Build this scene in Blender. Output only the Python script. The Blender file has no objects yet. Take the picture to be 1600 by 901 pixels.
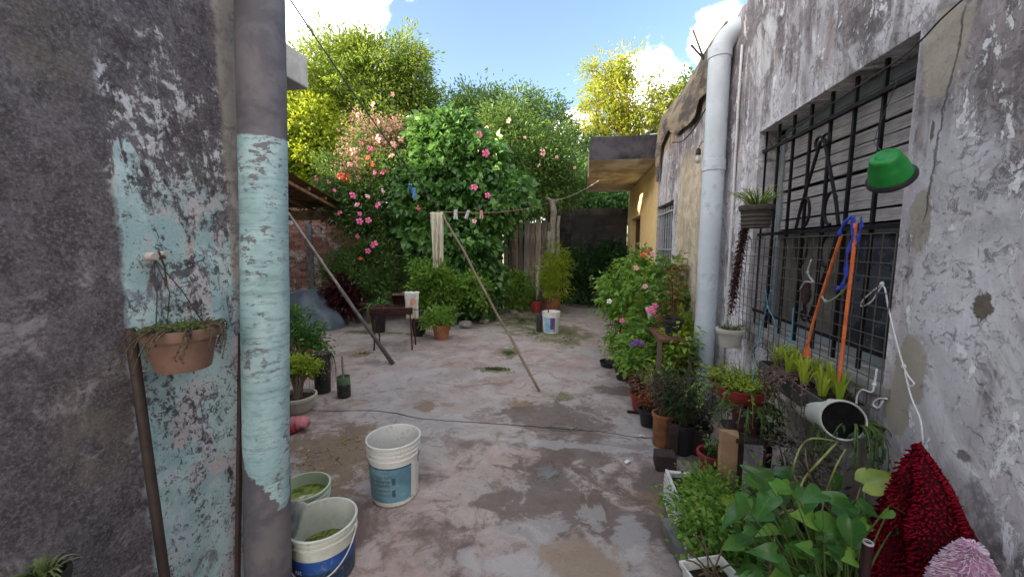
import bpy, math, random
import numpy as np
from mathutils import Vector, Matrix, noise as mnoise

random.seed(7); np.random.seed(7)
SC = bpy.context.scene
COL = SC.collection
PI = math.pi

# ------------------------------------------------------------------ camera
FOC = 600.0; CX, CY = 800.0, 450.0          # in 1600 px units
PITCH = math.atan(65/600.0); YAW = math.atan(105/600.0*math.cos(math.atan(65/600.0)))
CAMP = Vector((0, 0, 1.45))
FH = Vector((-math.sin(YAW), math.cos(YAW), 0)); RT = Vector((math.cos(YAW), math.sin(YAW), 0))
FW = FH*math.cos(PITCH) + Vector((0, 0, -math.sin(PITCH)))
UP = FH*math.sin(PITCH) + Vector((0, 0, math.cos(PITCH)))
cam = bpy.data.cameras.new("camera"); camo = bpy.data.objects.new("camera", cam); COL.objects.link(camo)
cam.sensor_width = 36; cam.lens = FOC/1600*36; cam.clip_end = 3000; cam.clip_start = 0.02
m = Matrix((RT, UP, -FW)).transposed().to_4x4(); m.translation = CAMP
camo.matrix_world = m
SC.camera = camo

def ray(px, py): return FW + RT*((px-CX)/FOC) + UP*((CY-py)/FOC)
def at(px, py, zc): return CAMP + ray(px, py)*zc                    # camera depth
def onX(px, py, X): d = ray(px, py); return CAMP + d*((X-CAMP.x)/d.x)
def onY(px, py, Y): d = ray(px, py); return CAMP + d*((Y-CAMP.y)/d.y)
def onZ(px, py, Z=0.0): d = ray(px, py); return CAMP + d*((Z-CAMP.z)/d.z)

# ------------------------------------------------------------------ light
SUN_ELEV = math.radians(16); SUN_VEC = Vector((-0.92, -0.36, 0)).normalized()
SUN_DIR = Vector((SUN_VEC.x*math.cos(SUN_ELEV), SUN_VEC.y*math.cos(SUN_ELEV), math.sin(SUN_ELEV)))
sun = bpy.data.lights.new("sun", 'SUN'); sun.energy = 5.0; sun.angle = math.radians(0.5); sun.color = (1.0, 0.83, 0.58)
suno = bpy.data.objects.new("sun", sun); COL.objects.link(suno); suno.location = (0, 0, 30)
suno.rotation_euler = SUN_DIR.to_track_quat('Z', 'Y').to_euler()
SC.view_settings.view_transform = 'Standard'; SC.view_settings.look = 'None'
SC.view_settings.exposure = 2.12; SC.view_settings.gamma = 1.0
SC.cycles.max_bounces = 7; SC.cycles.diffuse_bounces = 4; SC.cycles.transparent_max_bounces = 8
SC.cycles.use_denoising = True
SC.cycles.sample_clamp_indirect = 6.0

# ------------------------------------------------------------------ node helper
class S:
    def __init__(s, g, k): s.g = g; s.k = k
    def _m(s, op, *o, clamp=False):
        n = s.g.t.nodes.new('ShaderNodeMath'); n.operation = op; n.use_clamp = clamp
        for i, v in enumerate((s,)+o):
            if isinstance(v, S): s.g.t.links.new(v.k, n.inputs[i])
            else: n.inputs[i].default_value = v
        return S(s.g, n.outputs[0])
    def __add__(s, o): return s._m('ADD', o)
    __radd__ = __add__
    def __sub__(s, o): return s._m('SUBTRACT', o)
    def __rsub__(s, o): return s._m('MULTIPLY', -1.0)._m('ADD', o)
    def __mul__(s, o): return s._m('MULTIPLY', o)
    __rmul__ = __mul__
    def mx(s, o): return s._m('MAXIMUM', o)
    def mn(s, o): return s._m('MINIMUM', o)
    def ab(s): return s._m('ABSOLUTE')
    def pw(s, o): return s._m('POWER', o)
    def sq(s): return s._m('MULTIPLY', s)
    def st(s, a, b):                                                  # smoothstep a..b -> 0..1
        n = s.g.t.nodes.new('ShaderNodeMapRange'); n.interpolation_type = 'SMOOTHSTEP'
        s.g.t.links.new(s.k, n.inputs[0])
        if a < b: n.inputs[1].default_value = a; n.inputs[2].default_value = b; n.inputs[3].default_value = 0; n.inputs[4].default_value = 1
        else: n.inputs[1].default_value = b; n.inputs[2].default_value = a; n.inputs[3].default_value = 1; n.inputs[4].default_value = 0
        return S(s.g, n.outputs[0])

class G:
    def __init__(g, name=None, tree=None):
        if tree is None:
            g.m = bpy.data.materials.new(name); g.m.use_nodes = True; g.t = g.m.node_tree; g.t.nodes.clear()
        else: g.t = tree
    def n(g, typ, **kw):
        n = g.t.nodes.new(typ)
        for k, v in kw.items(): setattr(n, k, v)
        return n
    def link(g, a, b):
        g.t.links.new(a.k if isinstance(a, S) else a, b)
    def put(g, sock, v):
        if isinstance(v, S): g.t.links.new(v.k, sock)
        elif isinstance(v, (tuple, list)): sock.default_value = tuple(v)+((1.0,) if len(v) == 3 and len(sock.default_value) == 4 else ())
        else: sock.default_value = v
    def co(g, kind='Object'): return S(g, g.n('ShaderNodeTexCoord').outputs[kind])
    def geo(g, kind='Position'): return S(g, g.n('ShaderNodeNewGeometry').outputs[kind])
    def sep(g, v):
        n = g.n('ShaderNodeSeparateXYZ'); g.link(v, n.inputs[0]); return [S(g, o) for o in n.outputs]
    def comb(g, x, y, z):
        n = g.n('ShaderNodeCombineXYZ')
        for i, v in enumerate((x, y, z)): g.put(n.inputs[i], v)
        return S(g, n.outputs[0])
    def scale(g, v, sx, sy, sz, off=(0, 0, 0)):
        n = g.n('ShaderNodeMapping'); g.link(v, n.inputs[0]); n.inputs['Scale'].default_value = (sx, sy, sz); n.inputs['Location'].default_value = off
        return S(g, n.outputs[0])
    def noise(g, v, s, d=4, r=0.55, dist=0.0, out=0):
        n = g.n('ShaderNodeTexNoise'); g.link(v, n.inputs['Vector']); n.inputs['Scale'].default_value = s
        n.inputs['Detail'].default_value = d; n.inputs['Roughness'].default_value = r; n.inputs['Distortion'].default_value = dist
        return S(g, n.outputs[out])
    def vor(g, v, s, feat='F1', out=0, rnd=1.0):
        n = g.n('ShaderNodeTexVoronoi', feature=feat); g.link(v, n.inputs['Vector']); n.inputs['Scale'].default_value = s
        if 'Randomness' in n.inputs: n.inputs['Randomness'].default_value = rnd
        return S(g, n.outputs[out])
    def mix(g, f, a, b, mode='MIX'):
        n = g.n('ShaderNodeMix', data_type='RGBA', blend_type=mode); n.clamp_factor = True
        g.put(n.inputs[0], f); g.put(n.inputs[6], a); g.put(n.inputs[7], b); return S(g, n.outputs[2])
    def ramp(g, f, stops):
        n = g.n('ShaderNodeValToRGB'); g.link(f, n.inputs[0]); e = n.color_ramp.elements
        while len(e) < len(stops): e.new(0.5)
        for i, (p, c) in enumerate(stops): e[i].position = p; e[i].color = tuple(c)+(1,)
        return S(g, n.outputs[0])
    def bump(g, h, strength=0.5, dist=0.01, prev=None):
        n = g.n('ShaderNodeBump'); g.link(h, n.inputs['Height']); n.inputs['Strength'].default_value = strength
        n.inputs['Distance'].default_value = dist
        if prev: g.link(prev, n.inputs['Normal'])
        return S(g, n.outputs[0])
    def blob(g, a, b, ca, cb, ra, rb, wob, soft=0.25):
        d = (((a-ca)*(1.0/ra)).sq() + ((b-cb)*(1.0/rb)).sq()).pw(0.5)
        return (d + wob).st(1.0+soft, 1.0-soft)
    def done(g, col, rough=0.8, nrm=None, spec=0.3, metal=0.0, trans=None, transcol=None, emis=None, sheen=None, transmission=None, alpha=None):
        p = g.n('ShaderNodeBsdfPrincipled'); o = g.n('ShaderNodeOutputMaterial')
        g.put(p.inputs['Base Color'], col); g.put(p.inputs['Roughness'], rough)
        g.put(p.inputs['Specular IOR Level'], spec); g.put(p.inputs['Metallic'], metal)
        if transmission is not None: g.put(p.inputs['Transmission Weight'], transmission)
        if nrm: g.link(nrm, p.inputs['Normal'])
        out = S(g, p.outputs[0])
        if trans:
            t = g.n('ShaderNodeBsdfTranslucent'); g.put(t.inputs[0], transcol or col)
            mx = g.n('ShaderNodeMixShader'); mx.inputs[0].default_value = trans
            g.link(out, mx.inputs[1]); g.link(t.outputs[0], mx.inputs[2]); out = S(g, mx.outputs[0])
        g.link(out, o.inputs[0]); return g.m

_mc = {}
def gain(g, col, k):
    n = g.n('ShaderNodeVectorMath', operation='SCALE'); g.link(col, n.inputs[0]); n.inputs['Scale'].default_value = k; return S(g, n.outputs[0])
def tint(g, col, c):
    n = g.n('ShaderNodeVectorMath', operation='MULTIPLY'); g.link(col, n.inputs[0]); n.inputs[1].default_value = c; return S(g, n.outputs[0])
def plain(name, col, rough=0.6, var=0.12, scale=14, bump=0.15, spec=0.35, metal=0.0, dirt=None, dirt_amt=0.35, bd=0.004):
    """a painted / plastic / wooden surface with grime and fine relief"""
    if name in _mc: return _mc[name]
    g = G(name); c = g.co()
    oi = g.n('ShaderNodeObjectInfo').outputs['Random']
    n1 = g.noise(c, scale, 5, 0.6); n2 = g.noise(c, scale*5, 4, 0.6)
    base = g.mix(n1.st(0.3, 0.7), tuple(x*(1-var) for x in col), tuple(min(1, x*(1+var)) for x in col))
    base = g.mix(S(g, oi)*0.25, base, tuple(x*0.7 for x in col))
    d = dirt or tuple(x*0.35 for x in col)
    base = g.mix((n1*0.5+n2*0.5).st(0.52, 0.68)*dirt_amt, base, d)
    _mc[name] = g.done(base, (n2*0.2+(rough-0.1)), g.bump(n2*0.6+n1, bump, bd), spec, metal); return _mc[name]

def leafmat(name, dark, mid, light, accent=None, acc=0.04, trans=0.35, rough=0.45, spec=0.35, tcol=None):
    if name in _mc: return _mc[name]
    g = G(name); a = g.n('ShaderNodeAttribute', attribute_name='rnd'); r = S(g, a.outputs['Fac'])
    stops = [(0.0, dark), (0.45, mid), (0.9, light)]
    if accent: stops += [(1.0-acc-0.001, light), (1.0-acc, accent)]
    col = g.ramp(r, stops)
    n = g.noise(g.co(), 1.3, 2, 0.5)
    col = g.mix(n.st(0.35, 0.65)*0.45, col, dark)
    _mc[name] = g.done(col, rough, None, spec, trans=trans, transcol=g.mix(0.5, col, tcol or light)); return _mc[name]

# ------------------------------------------------------------------ mesh helper
class M:
    def __init__(s): s.v = []; s.f = []; s.mi = []; s.r = []; s.n = 0
    def add(s, V, F, mi=0, r=None):
        V = np.asarray(V, dtype=float).reshape(-1, 3); s.v.append(V)
        s.f.extend([tuple(i+s.n for i in f) for f in F]); s.mi.extend([mi]*len(F))
        s.r.extend([random.random() if r is None else r]*len(F)); s.n += len(V); return s
    def box(s, lo, hi, mi=0, jit=0.0):
        x0, y0, z0 = lo; x1, y1, z1 = hi
        V = np.array([(x, y, z) for z in (z0, z1) for y in (y0, y1) for x in (x0, x1)], float)
        if jit: V += np.random.uniform(-jit, jit, V.shape)
        return s.add(V, [(0, 2, 3, 1), (4, 5, 7, 6), (0, 1, 5, 4), (2, 6, 7, 3), (0, 4, 6, 2), (1, 3, 7, 5)], mi)
    def tube(s, pts, rad, n=8, mi=0, caps=True, r=None):
        P = [Vector(p) for p in pts]; k = len(P)
        if not hasattr(rad, '__len__'): rad = [rad]*k
        V = []; up = None
        for i in range(k):
            t = (P[min(i+1, k-1)]-P[max(i-1, 0)]);
            if t.length < 1e-9: t = Vector((0, 0, 1))
            t.normalize()
            if up is None: up = t.orthogonal().normalized()
            up = (up - t*up.dot(t))
            if up.length < 1e-6: up = t.orthogonal()
            up.normalize(); b = t.cross(up)
            for j in range(n):
                a = 2*PI*j/n; V.append(P[i]+(up*math.cos(a)+b*math.sin(a))*rad[i])
        F = [(i*n+j, i*n+(j+1) % n, (i+1)*n+(j+1) % n, (i+1)*n+j) for i in range(k-1) for j in range(n)]
        if caps: F += [tuple(range(n-1, -1, -1)), tuple((k-1)*n+j for j in range(n))]
        return s.add([tuple(p) for p in V], F, mi, r)
    def lathe(s, prof, n=32, c=(0, 0, 0), mat=None, mi=0, wob=0.0, arc=None):
        V = []
        for (r, z) in prof:
            for j in range(n):
                a = 2*PI*j/n; q = 1+wob*math.sin(a*3+z*9)
                p = Vector((r*math.cos(a)*q, r*math.sin(a)*q, z))
                if mat: p = mat @ p
                V.append((p.x+c[0], p.y+c[1], p.z+c[2]))
        k = len(prof)
        F = [(i*n+j, i*n+(j+1) % n, (i+1)*n+(j+1) % n, (i+1)*n+j) for i in range(k-1) for j in range(n)]
        return s.add(V, F, mi)
    def disc(s, r, z, n=32, c=(0, 0, 0), mi=0, jit=0.0, mat=None):
        V = [Vector((0, 0, z))]+[Vector((r*math.cos(2*PI*j/n), r*math.sin(2*PI*j/n), z+random.uniform(-jit, jit))) for j in range(n)]
        if mat: V = [mat @ v for v in V]
        return s.add([(p.x+c[0], p.y+c[1], p.z+c[2]) for p in V], [(0, 1+j, 1+(j+1) % n) for j in range(n)], mi)
    def arrays(s, V, F, R):                                            # bulk triangles/quads of equal size
        s.v.append(V); s.f.extend(map(tuple, (F+s.n).tolist())); s.mi.extend([0]*len(F)); s.r.extend(R.tolist()); s.n += len(V)
    def mesh(s, name, mats, smooth=False):
        me = bpy.data.meshes.new(name)
        V = np.concatenate(s.v) if s.v else np.zeros((0, 3))
        me.vertices.add(len(V)); me.vertices.foreach_set('co', V.astype(np.float32).ravel())
        ls = np.array([len(f) for f in s.f], np.int32); tot = int(ls.sum())
        me.loops.add(tot); me.loops.foreach_set('vertex_index', np.fromiter((i for f in s.f for i in f), np.int32, tot))
        me.polygons.add(len(ls)); st = np.zeros(len(ls), np.int32); st[1:] = np.cumsum(ls)[:-1]
        me.polygons.foreach_set('loop_start', st)
        me.polygons.foreach_set('material_index', np.array(s.mi, np.int32))
        me.polygons.foreach_set('use_smooth', np.full(len(ls), smooth))
        for mt in (mats if isinstance(mats, (list, tuple)) else [mats]): me.materials.append(mt)
        a = me.attributes.new('rnd', 'FLOAT', 'FACE'); a.data.foreach_set('value', np.array(s.r, np.float32))
        me.update(calc_edges=True); me.validate(); return me

def props(o, label=None, cat=None, group=None, kind=None):
    if label: o['label'] = label
    if cat: o['category'] = cat
    if group: o['group'] = group
    if kind: o['kind'] = kind
    return o
def thing(name, label, cat, loc=(0, 0, 0), rz=0.0, group=None):
    o = bpy.data.objects.new(name, None); COL.objects.link(o); o.empty_display_size = 0.1
    o.location = loc; o.rotation_euler = (0, 0, rz); return props(o, label, cat, group)
def ob(name, mm, mats, parent=None, world=False, smooth=False, label=None, cat=None, group=None, kind=None, bevel=0.0, loc=None, auto=None):
    me = mm if isinstance(mm, bpy.types.Mesh) else mm.mesh(name, mats, smooth)
    o = bpy.data.objects.new(name, me); COL.objects.link(o)
    if parent is not None:
        o.parent = parent
        if world: o.location = -parent.location                       # mesh given in world coordinates
    if loc is not None: o.location = loc
    if bevel:
        b = o.modifiers.new('bevel', 'BEVEL'); b.width = bevel; b.segments = 2; b.limit_method = 'ANGLE'; b.angle_limit = 0.7
    if smooth and auto is not None:
        me.set_sharp_from_angle(angle=auto)
    return props(o, label, cat, group, kind)
def dup(o, parent=None):
    c = o.copy(); COL.objects.link(c); c.parent = parent
    for ch in list(o.children): dup(ch, c)
    return c
def bez(a, b, c, n):
    a, b, c = Vector(a), Vector(b), Vector(c)
    return [a*(1-t)**2 + b*2*t*(1-t) + c*t*t for t in [i/(n-1) for i in range(n)]]
def sag(a, b, s, n=14):
    a, b = Vector(a), Vector(b)
    return [a.lerp(b, i/(n-1)) - Vector((0, 0, 4*s*(i/(n-1))*(1-i/(n-1)))) for i in range(n)]

# leaf templates: (along, side, up)
T4 = (np.array([(0, 0, 0), (.42, .5, .10), (1, 0, -.06), (.42, -.5, .10)]), np.array([(0, 2, 1), (0, 3, 2)]))
T8 = (np.array([(0, 0, 0), (.22, .42, .09), (.25, 0, -.0), (.22, -.42, .09), (.62, .40, .02), (.64, 0, -.06), (.62, -.40, .02), (1, 0, -.2)]),
      np.array([(0, 2, 1), (0, 3, 2), (1, 2, 4), (2, 5, 4), (2, 3, 5), (3, 6, 5), (4, 5, 7), (5, 6, 7)]))
TH = (np.array([(0, 0, 0), (-.12, .36, .04), (.1, .55, .08), (-.12, -.36, .04), (.1, -.55, .08), (.35, .50, .06), (.35, -.50, .06), (.3, 0, -.03), (.68, .28, -.03), (.68, -.28, -.03), (.66, 0, -.10), (1.05, 0, -.24)]),
      np.array([(0, 2, 1), (0, 7, 2), (0, 3, 4), (0, 4, 7), (2, 7, 5), (4, 6, 7), (5, 7, 10), (5, 10, 8), (7, 6, 10), (6, 9, 10), (8, 10, 11), (10, 9, 11)]))
def nrm(a): return a/np.maximum(np.linalg.norm(a, axis=1, keepdims=True), 1e-9)
def leaves(mm, P, D, N, L, W, T=T4, R=None):
    P = np.asarray(P, float); n = len(P); D = nrm(np.asarray(D, float)); N = np.asarray(N, float)
    N = nrm(N - D*np.sum(N*D, axis=1, keepdims=True)); Sd = np.cross(N, D)
    L = np.broadcast_to(np.asarray(L, float), (n,)); W = np.broadcast_to(np.asarray(W, float), (n,))
    tv, tf = T; k = len(tv)
    V = (P[:, None, :] + tv[None, :, 0:1]*L[:, None, None]*D[:, None, :] + tv[None, :, 1:2]*W[:, None, None]*Sd[:, None, :]
         + tv[None, :, 2:3]*L[:, None, None]*N[:, None, :])
    F = (tf[None]+(np.arange(n)*k)[:, None, None]).reshape(-1, 3)
    if R is None: R = np.random.rand(n)
    mm.arrays(V.reshape(-1, 3), F, np.repeat(R, len(tf)))
def unit(n):
    return nrm(np.random.normal(size=(n, 3)))
def crown(mm, blobs, nclump, nleaf, cr, L, W, T=T4, shell=0.6, droop=0.25, up=0.8, wr=None, zmin=0.05, flat=1.0):
    """leaf clumps spread through ellipsoids; returns clump centres"""
    cs = np.array([tuple(b[0]) for b in blobs]); rs = np.array([b[1] for b in blobs])
    w = np.cbrt(rs.prod(axis=1))**2; w = w/w.sum()
    idx = np.random.choice(len(blobs), nclump, p=w); u = unit(nclump)
    rr = shell+(1.06-shell)*np.random.rand(nclump)**0.7; rr *= 1+0.10*np.random.normal(size=nclump)
    C = cs[idx]+u*rs[idx]*rr[:, None]; C[:, 2] = np.maximum(C[:, 2], zmin)
    crr = cr*(0.5+np.random.rand(nclump))
    k = np.repeat(np.arange(nclump), nleaf); n = len(k)
    off = np.random.normal(size=(n, 3))*0.55; off[:, 2] *= 0.8*flat
    P = C[k]+off*crr[k][:, None]; P[:, 2] = np.maximum(P[:, 2], zmin)
    D = u[k]*0.6+nrm(off)*0.8+unit(n)*0.6; D[:, 2] -= droop
    N = unit(n)*0.75+u[k]*0.35; N[:, 2] += up
    s = 0.65+0.7*np.random.rand(n)
    clr = np.random.rand(nclump)
    R = np.clip(clr[k]*0.55+np.random.rand(n)*0.45, 0, 1); R[np.random.rand(n) > 0.985] = 1.0
    leaves(mm, P, D, N, L*s, W*s, T, R)
    return C

# ------------------------------------------------------------------ world: blue sky with scattered clouds
W = bpy.data.worlds.new("World"); SC.world = W; W.use_nodes = True; W.node_tree.nodes.clear()
g = G(tree=W.node_tree)
sky = g.n('ShaderNodeTexSky', sky_type='NISHITA'); sky.sun_disc = False; sky.sun_elevation = SUN_ELEV
sky.sun_rotation = math.atan2(SUN_DIR.x, SUN_DIR.y); sky.air_density = 1.0; sky.dust_density = 1.6; sky.ozone_density = 1.2
dr = g.co('Generated')
nz = g.noise(dr, 2.6, 8, 0.6, 0.3); nz2 = g.noise(g.scale(dr, 1, 1, 1, (3, 1, 7)), 9.0, 6, 0.6)
X, Y, Z = g.sep(dr)
field = nz.st(0.46, 0.58)*0.95
def cloud(px, py, rad, amp=1.0):
    d = ray(px, py).normalized()
    n = g.n('ShaderNodeVectorMath', operation='DISTANCE'); g.link(dr, n.inputs[0]); n.inputs[1].default_value = tuple(d)
    return ((S(g, n.outputs['Value'])*(1.0/rad)) + (nz2-0.5)*2.2 + (nz-0.5)*1.0).st(1.15, 0.75)*amp
clear = None
cl = (cloud(470, -20, .17)).mx(cloud(440, 80, .11)).mx(cloud(1012, 135, .085)).mx(cloud(895, 205, .05)).mx(cloud(880, 235, .05)).mx(cloud(1110, 60, .05))
# unseen cloud cover added outside the view to brighten and neutralise the fill light
dm = ray(800, 100).normalized(); nn = g.n('ShaderNodeVectorMath', operation='DISTANCE'); g.link(dr, nn.inputs[0]); nn.inputs[1].default_value = tuple(dm)
away = S(g, nn.outputs['Value']).st(0.45, 0.8)
cl = cl.mx(field*away)
ccol = g.mix((nz2*0.6+nz*0.4).st(0.35, 0.62), (0.34, 0.33, 0.36), (0.98, 0.92, 0.84))
bs = g.n('ShaderNodeBackground'); g.link(sky.outputs[0], bs.inputs[0]); bs.inputs[1].default_value = 0.106
bc = g.n('ShaderNodeBackground'); g.link(ccol, bc.inputs[0]); bc.inputs[1].default_value = 1.28
mx = g.n('ShaderNodeMixShader'); g.link(cl, mx.inputs[0]); g.link(bs.outputs[0], mx.inputs[1]); g.link(bc.outputs[0], mx.inputs[2])
wo = g.n('ShaderNodeOutputWorld'); g.link(mx.outputs[0], wo.inputs[0])

# ------------------------------------------------------------------ wall and floor materials
LX = -1.28; RX = 1.15; RH = 3.19
def LW(px, py): p = onX(px, py, LX); return p.y, p.z
def RW(px, py): p = onX(px, py, RX); return p.y, p.z
def mat_left_wall():
    g = G('peeling_plaster'); c = g.co(); X, Y, Z = g.sep(c)
    big = g.noise(c, 3.0, 5, .6); med = g.noise(c, 11, 6, .65, .4); fine = g.noise(c, 55, 5, .7); tiny = g.noise(c, 130, 3, .75)
    strk = g.noise(g.scale(g.comb(X, Y+Z*.10, Z), 1, 10, 3.2), 2.2, 8, .76, .8)
    grit = g.vor(c, 190)
    # bare dark render, gritty
    base = g.mix((med*.6+fine*.4).st(.36, .64), (.070, .063, .072), (.150, .140, .152))
    base = g.mix(tiny.st(.50, .66)*.55, base, (.26, .245, .265))
    base = g.mix(tiny.st(.46, .34)*.6, base, (.035, .031, .037))
    pl = g.noise(g.scale(c, 1, 1, 1, (3, 9, 4)), 6, 8, .75, .5)
    base = g.mix(pl.st(.54, .64)*(Z.st(2.2, .9)*.7+.12), base, (.34, .325, .35))
    ol = g.blob(Y, Z, LW(150, 670)[0], LW(150, 670)[1], .09, .14, (med-.5)*1.6+(big-.5)*1.2, .4).mx(g.blob(Y, Z, LW(75, 75)[0], LW(75, 75)[1], .07, .10, (med-.5)*1.6, .5))
    base = g.mix(ol*med.st(.35, .6)*.35, base, (.155, .145, .095))
    y0, _ = LW(172, 300); yb = LW(350, 300)[0]
    edge = Y + (med-.5)*.05 + (big-.5)*.08 + (fine-.5)*.02
    side = edge.st(y0-.008, y0+.012)
    # painted strip: pale ground coat that shows more and more towards the floor
    hgt = (Z+(big-.5)*.7).st(2.3, 1.05)
    coat = g.mix(big.st(.38, .62), (.47, .455, .48), (.56, .56, .60)); coat = g.mix(g.noise(g.scale(c, 1, 1, 1, (6, 6, 1)), 5, 5, .6).st(.50, .64)*hgt*.8, coat, (.50, .45, .42))
    tqn = g.noise(g.scale(c, 1, 1.6, .8, (2, 5, 8)), 4.2, 5, .6, .7)
    tq = tqn.st(.465, .53)*hgt
    def lb(px, py, ry, rz): y, z = LW(px, py); return g.blob(Y, Z, y, z, ry, rz, (med-.5)*1.6+(fine-.5)*.8+(strk-.5)*.8, .15)
    tb = lb(208, 335, .045, .17).mx(lb(200, 265, .032, .10)).mx(lb(262, 385, .05, .10)).mx(lb(325, 395, .04, .07)).mx(lb(205, 460, .035, .12)).mx(lb(240, 800, .09, .30)).mx(lb(330, 830, .08, .22)).mx(lb(345, 520, .03, .20))
    tq = tq.mx(tb)
    coat = g.mix(tq*.92, coat, g.mix((big*.5+med*.5).st(.42, .58), (.30, .47, .49), (.47, .62, .64)))
    worn = (strk*.42+med*.40+fine*.22 + hgt*.115 + tb*.06)
    cov = worn.st(.566, .592)*side
    col = g.mix(cov, base, coat)
    halo = worn.st(.53, .575)*side*(1-cov); col = g.mix(halo*.35, col, (.27, .255, .27))
    # black mould flecks scattered in patches over the coat
    fl = (g.noise(c, 48, 6, .78, .6)*.68+g.noise(c, 7, 4, .6)*.32).st(.530, .560)*side
    col = g.mix(fl*.85, col, (.060, .052, .062))
    fl2 = g.noise(g.scale(c, 1, 1, .8, (5, 2, 8)), 13, 8, .78, .8).st(.545, .60)*side
    col = g.mix(fl2*.7, col, (.15, .13, .155))
    st = (Y+(med-.5)*.035).st(yb-.004, yb+.015)
    col = g.mix(st*(.35+.6*(fine*.4+big*.6).st(.36, .5)), col, g.mix(med, (.22, .205, .19), (.37, .35, .32)))
    rim = worn.st(.555, .566)*worn.st(.60, .58)*side
    h = g.noise(c, 85, 7, .85)*1.1+fine*.35+grit*.15
    n = g.bump(h, 1.0, .009); n = g.bump(med*.7+cov*.30-rim*.25+big*.6, .7, .014, n)
    return g.done(tint(g, col, (1.42, 1.42, 1.43)), .88, n, .2)

def mat_right_wall():
    wy0_ = onX(1440, 40, RX).y; wy1_ = onX(1187, 210, RX).y
    g = G('mouldy_grey_plaster'); c = g.co(); X, Y, Z = g.sep(c)
    huge = g.noise(c, .9, 4, .55, .6); big = g.noise(g.scale(c, 1, 1, 1, (3, 3, 3)), 2.2, 6, .62, .7); med = g.noise(c, 7, 7, .68, .4); fine = g.noise(c, 42, 6, .7)
    diag = g.noise(g.scale(g.comb(X, Y-Z*.55, Z), 1, 3.4, .8), 2.0, 7, .66, .5)
    run = g.noise(g.scale(c, 1, 6, .7, (4, 0, 0)), 2.6, 7, .68, .6)
    col = g.mix((big*.6+med*.4).st(.38, .62), (.245, .235, .265), (.40, .40, .44))
    col = g.mix(diag.st(.50, .66)*.75, col, (.52, .53, .58))
    # smooth pale repair render at the near end
    pale = g.blob(Y, Z, RW(1510, 330)[0], RW(1510, 400)[1], .16, .48, (big-.5)*2.2+(med-.5)*.6, .35)
    # mould in soft dark clouds, heavier towards the top of the wall
    mold = (huge*.40+big*.32+run*.30+med*.10+(Z-2.0)*.035).st(.545, .62)
    col = g.mix(mold*.88, col, g.mix(med.st(.35, .65), (.060, .052, .062), (.17, .15, .16)))
    mold2 = (diag*.5+g.noise(g.scale(c, 1, 1, 1, (7, 1, 2)), 3.4, 7, .7, .6)*.5).st(.54, .60)
    col = g.mix(mold2*.75, col, (.10, .09, .098))
    brown = g.noise(g.scale(c, 1, 2.4, .9, (1, 8, 3)), 1.9, 6, .65, .5).st(.56, .66)*Z.st(1.5, 2.3)
    col = g.mix(brown*.6, col, (.20, .155, .14))
    col = g.mix(pale*.72, col, g.mix(big.st(.4, .62), (.32, .335, .375), (.48, .50, .56)))
    # fine black speckle and scabs of white paint
    sp = (g.noise(c, 24, 8, .82, .9)*.72+big*.28).st(.535, .575)
    col = g.mix(sp*.7, col, (.075, .068, .075))
    pn = (g.noise(g.scale(c, 1, 2.2, 1, (1, 2, 3)), 5.2, 8, .76, .5)*.7+fine*.15+big*.15)
    scab = pn.st(.558, .575)
    col = g.mix(scab*.75, col, (.58, .60, .66))
    col = g.mix(fine.st(.52, .70)*.25, col, (.50, .50, .55))
    wob = (med-.5)*1.5+(fine-.5)*.5+(big-.5)*1.2
    def rb(px, py, ry, rz): y, z = RW(px, py); return g.blob(Y, Z, y, z, ry, rz, wob, .12)
    cem = rb(1478, 80, .085, .13).mx(rb(1438, 350, .04, .10)).mx(rb(1420, 580, .06, .11)).mx(rb(1400, 640, .05, .09)).mx(rb(1210, 640, .25, .13)).mx(g.blob(Y, Z, 1.62, .35, .22, .25, wob))
    col = g.mix(cem*.9, col, g.mix(fine*.5+med*.5, (.17, .155, .135), (.29, .27, .24)))
    pale2 = rb(1330, 110, .22, .12).mx(rb(1190, 80, .18, .20)).mx(rb(1580, 520, .09, .28))*(diag.st(.42, .52)); col = g.mix(pale2*.55, col, (.47, .49, .53))
    hw_ = (g.noise(c, 38, 6, .7, .8)-.5)*3.2
    hole = g.blob(Y, Z, RW(1535, 478)[0], RW(1535, 478)[1], .024, .034, hw_, .12).mx(g.blob(Y, Z, RW(1507, 712)[0], RW(1507, 712)[1], .018, .014, hw_, .3)*.8).mx(g.blob(Y, Z, RW(1458, 205)[0], RW(1458, 205)[1], .006, .03, hw_, .3)); col = g.mix(hole, col, g.mix(fine, (.05, .042, .038), (.15, .13, .11)))
    sill = (Y-wy0_).st(-.05, .02)*(Y-wy1_).st(.05, -.02)*Z.st(.3, .9)*(1.0-Z.st(.90, .96))*g.noise(g.scale(c, 1, 16, .6), 2.0, 6, .7).st(.46, .56)
    col = g.mix(sill*.6, col, (.10, .085, .08))
    lowd = (Z+(med-.5)*.5).st(.75, .25)
    col = g.mix(lowd*.55, col, (.15, .135, .13))
    b0 = RW(1097, 300)[0]; b1 = RW(1062, 300)[0]
    band = (Y+(med-.5)*.12).st(b0-.03, b0+.06)*(Y+(med-.5)*.10).st(b1+.08, b1)*(Z+(med-.5)*.5).st(2.6, 2.25)
    col = g.mix(band*.85, col, g.mix(med.st(.35, .65), (.25, .21, .15), (.42, .36, .27)))
    col = g.mix((Y.st(b1-.1, b1+.1))*(run.st(.52, .62))*Z.st(1.6, 2.3)*.6, col, (.11, .10, .11))
    yy = (Y+(med-.5)*.12).st(6.15, 6.25)
    yel = g.mix((run*.5+med*.5).st(.45, .62), (.50, .37, .17), (.50, .43, .30))
    yel = g.mix(sp*.25, yel, (.30, .24, .15))
    col = g.mix(yy, col, yel)
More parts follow.
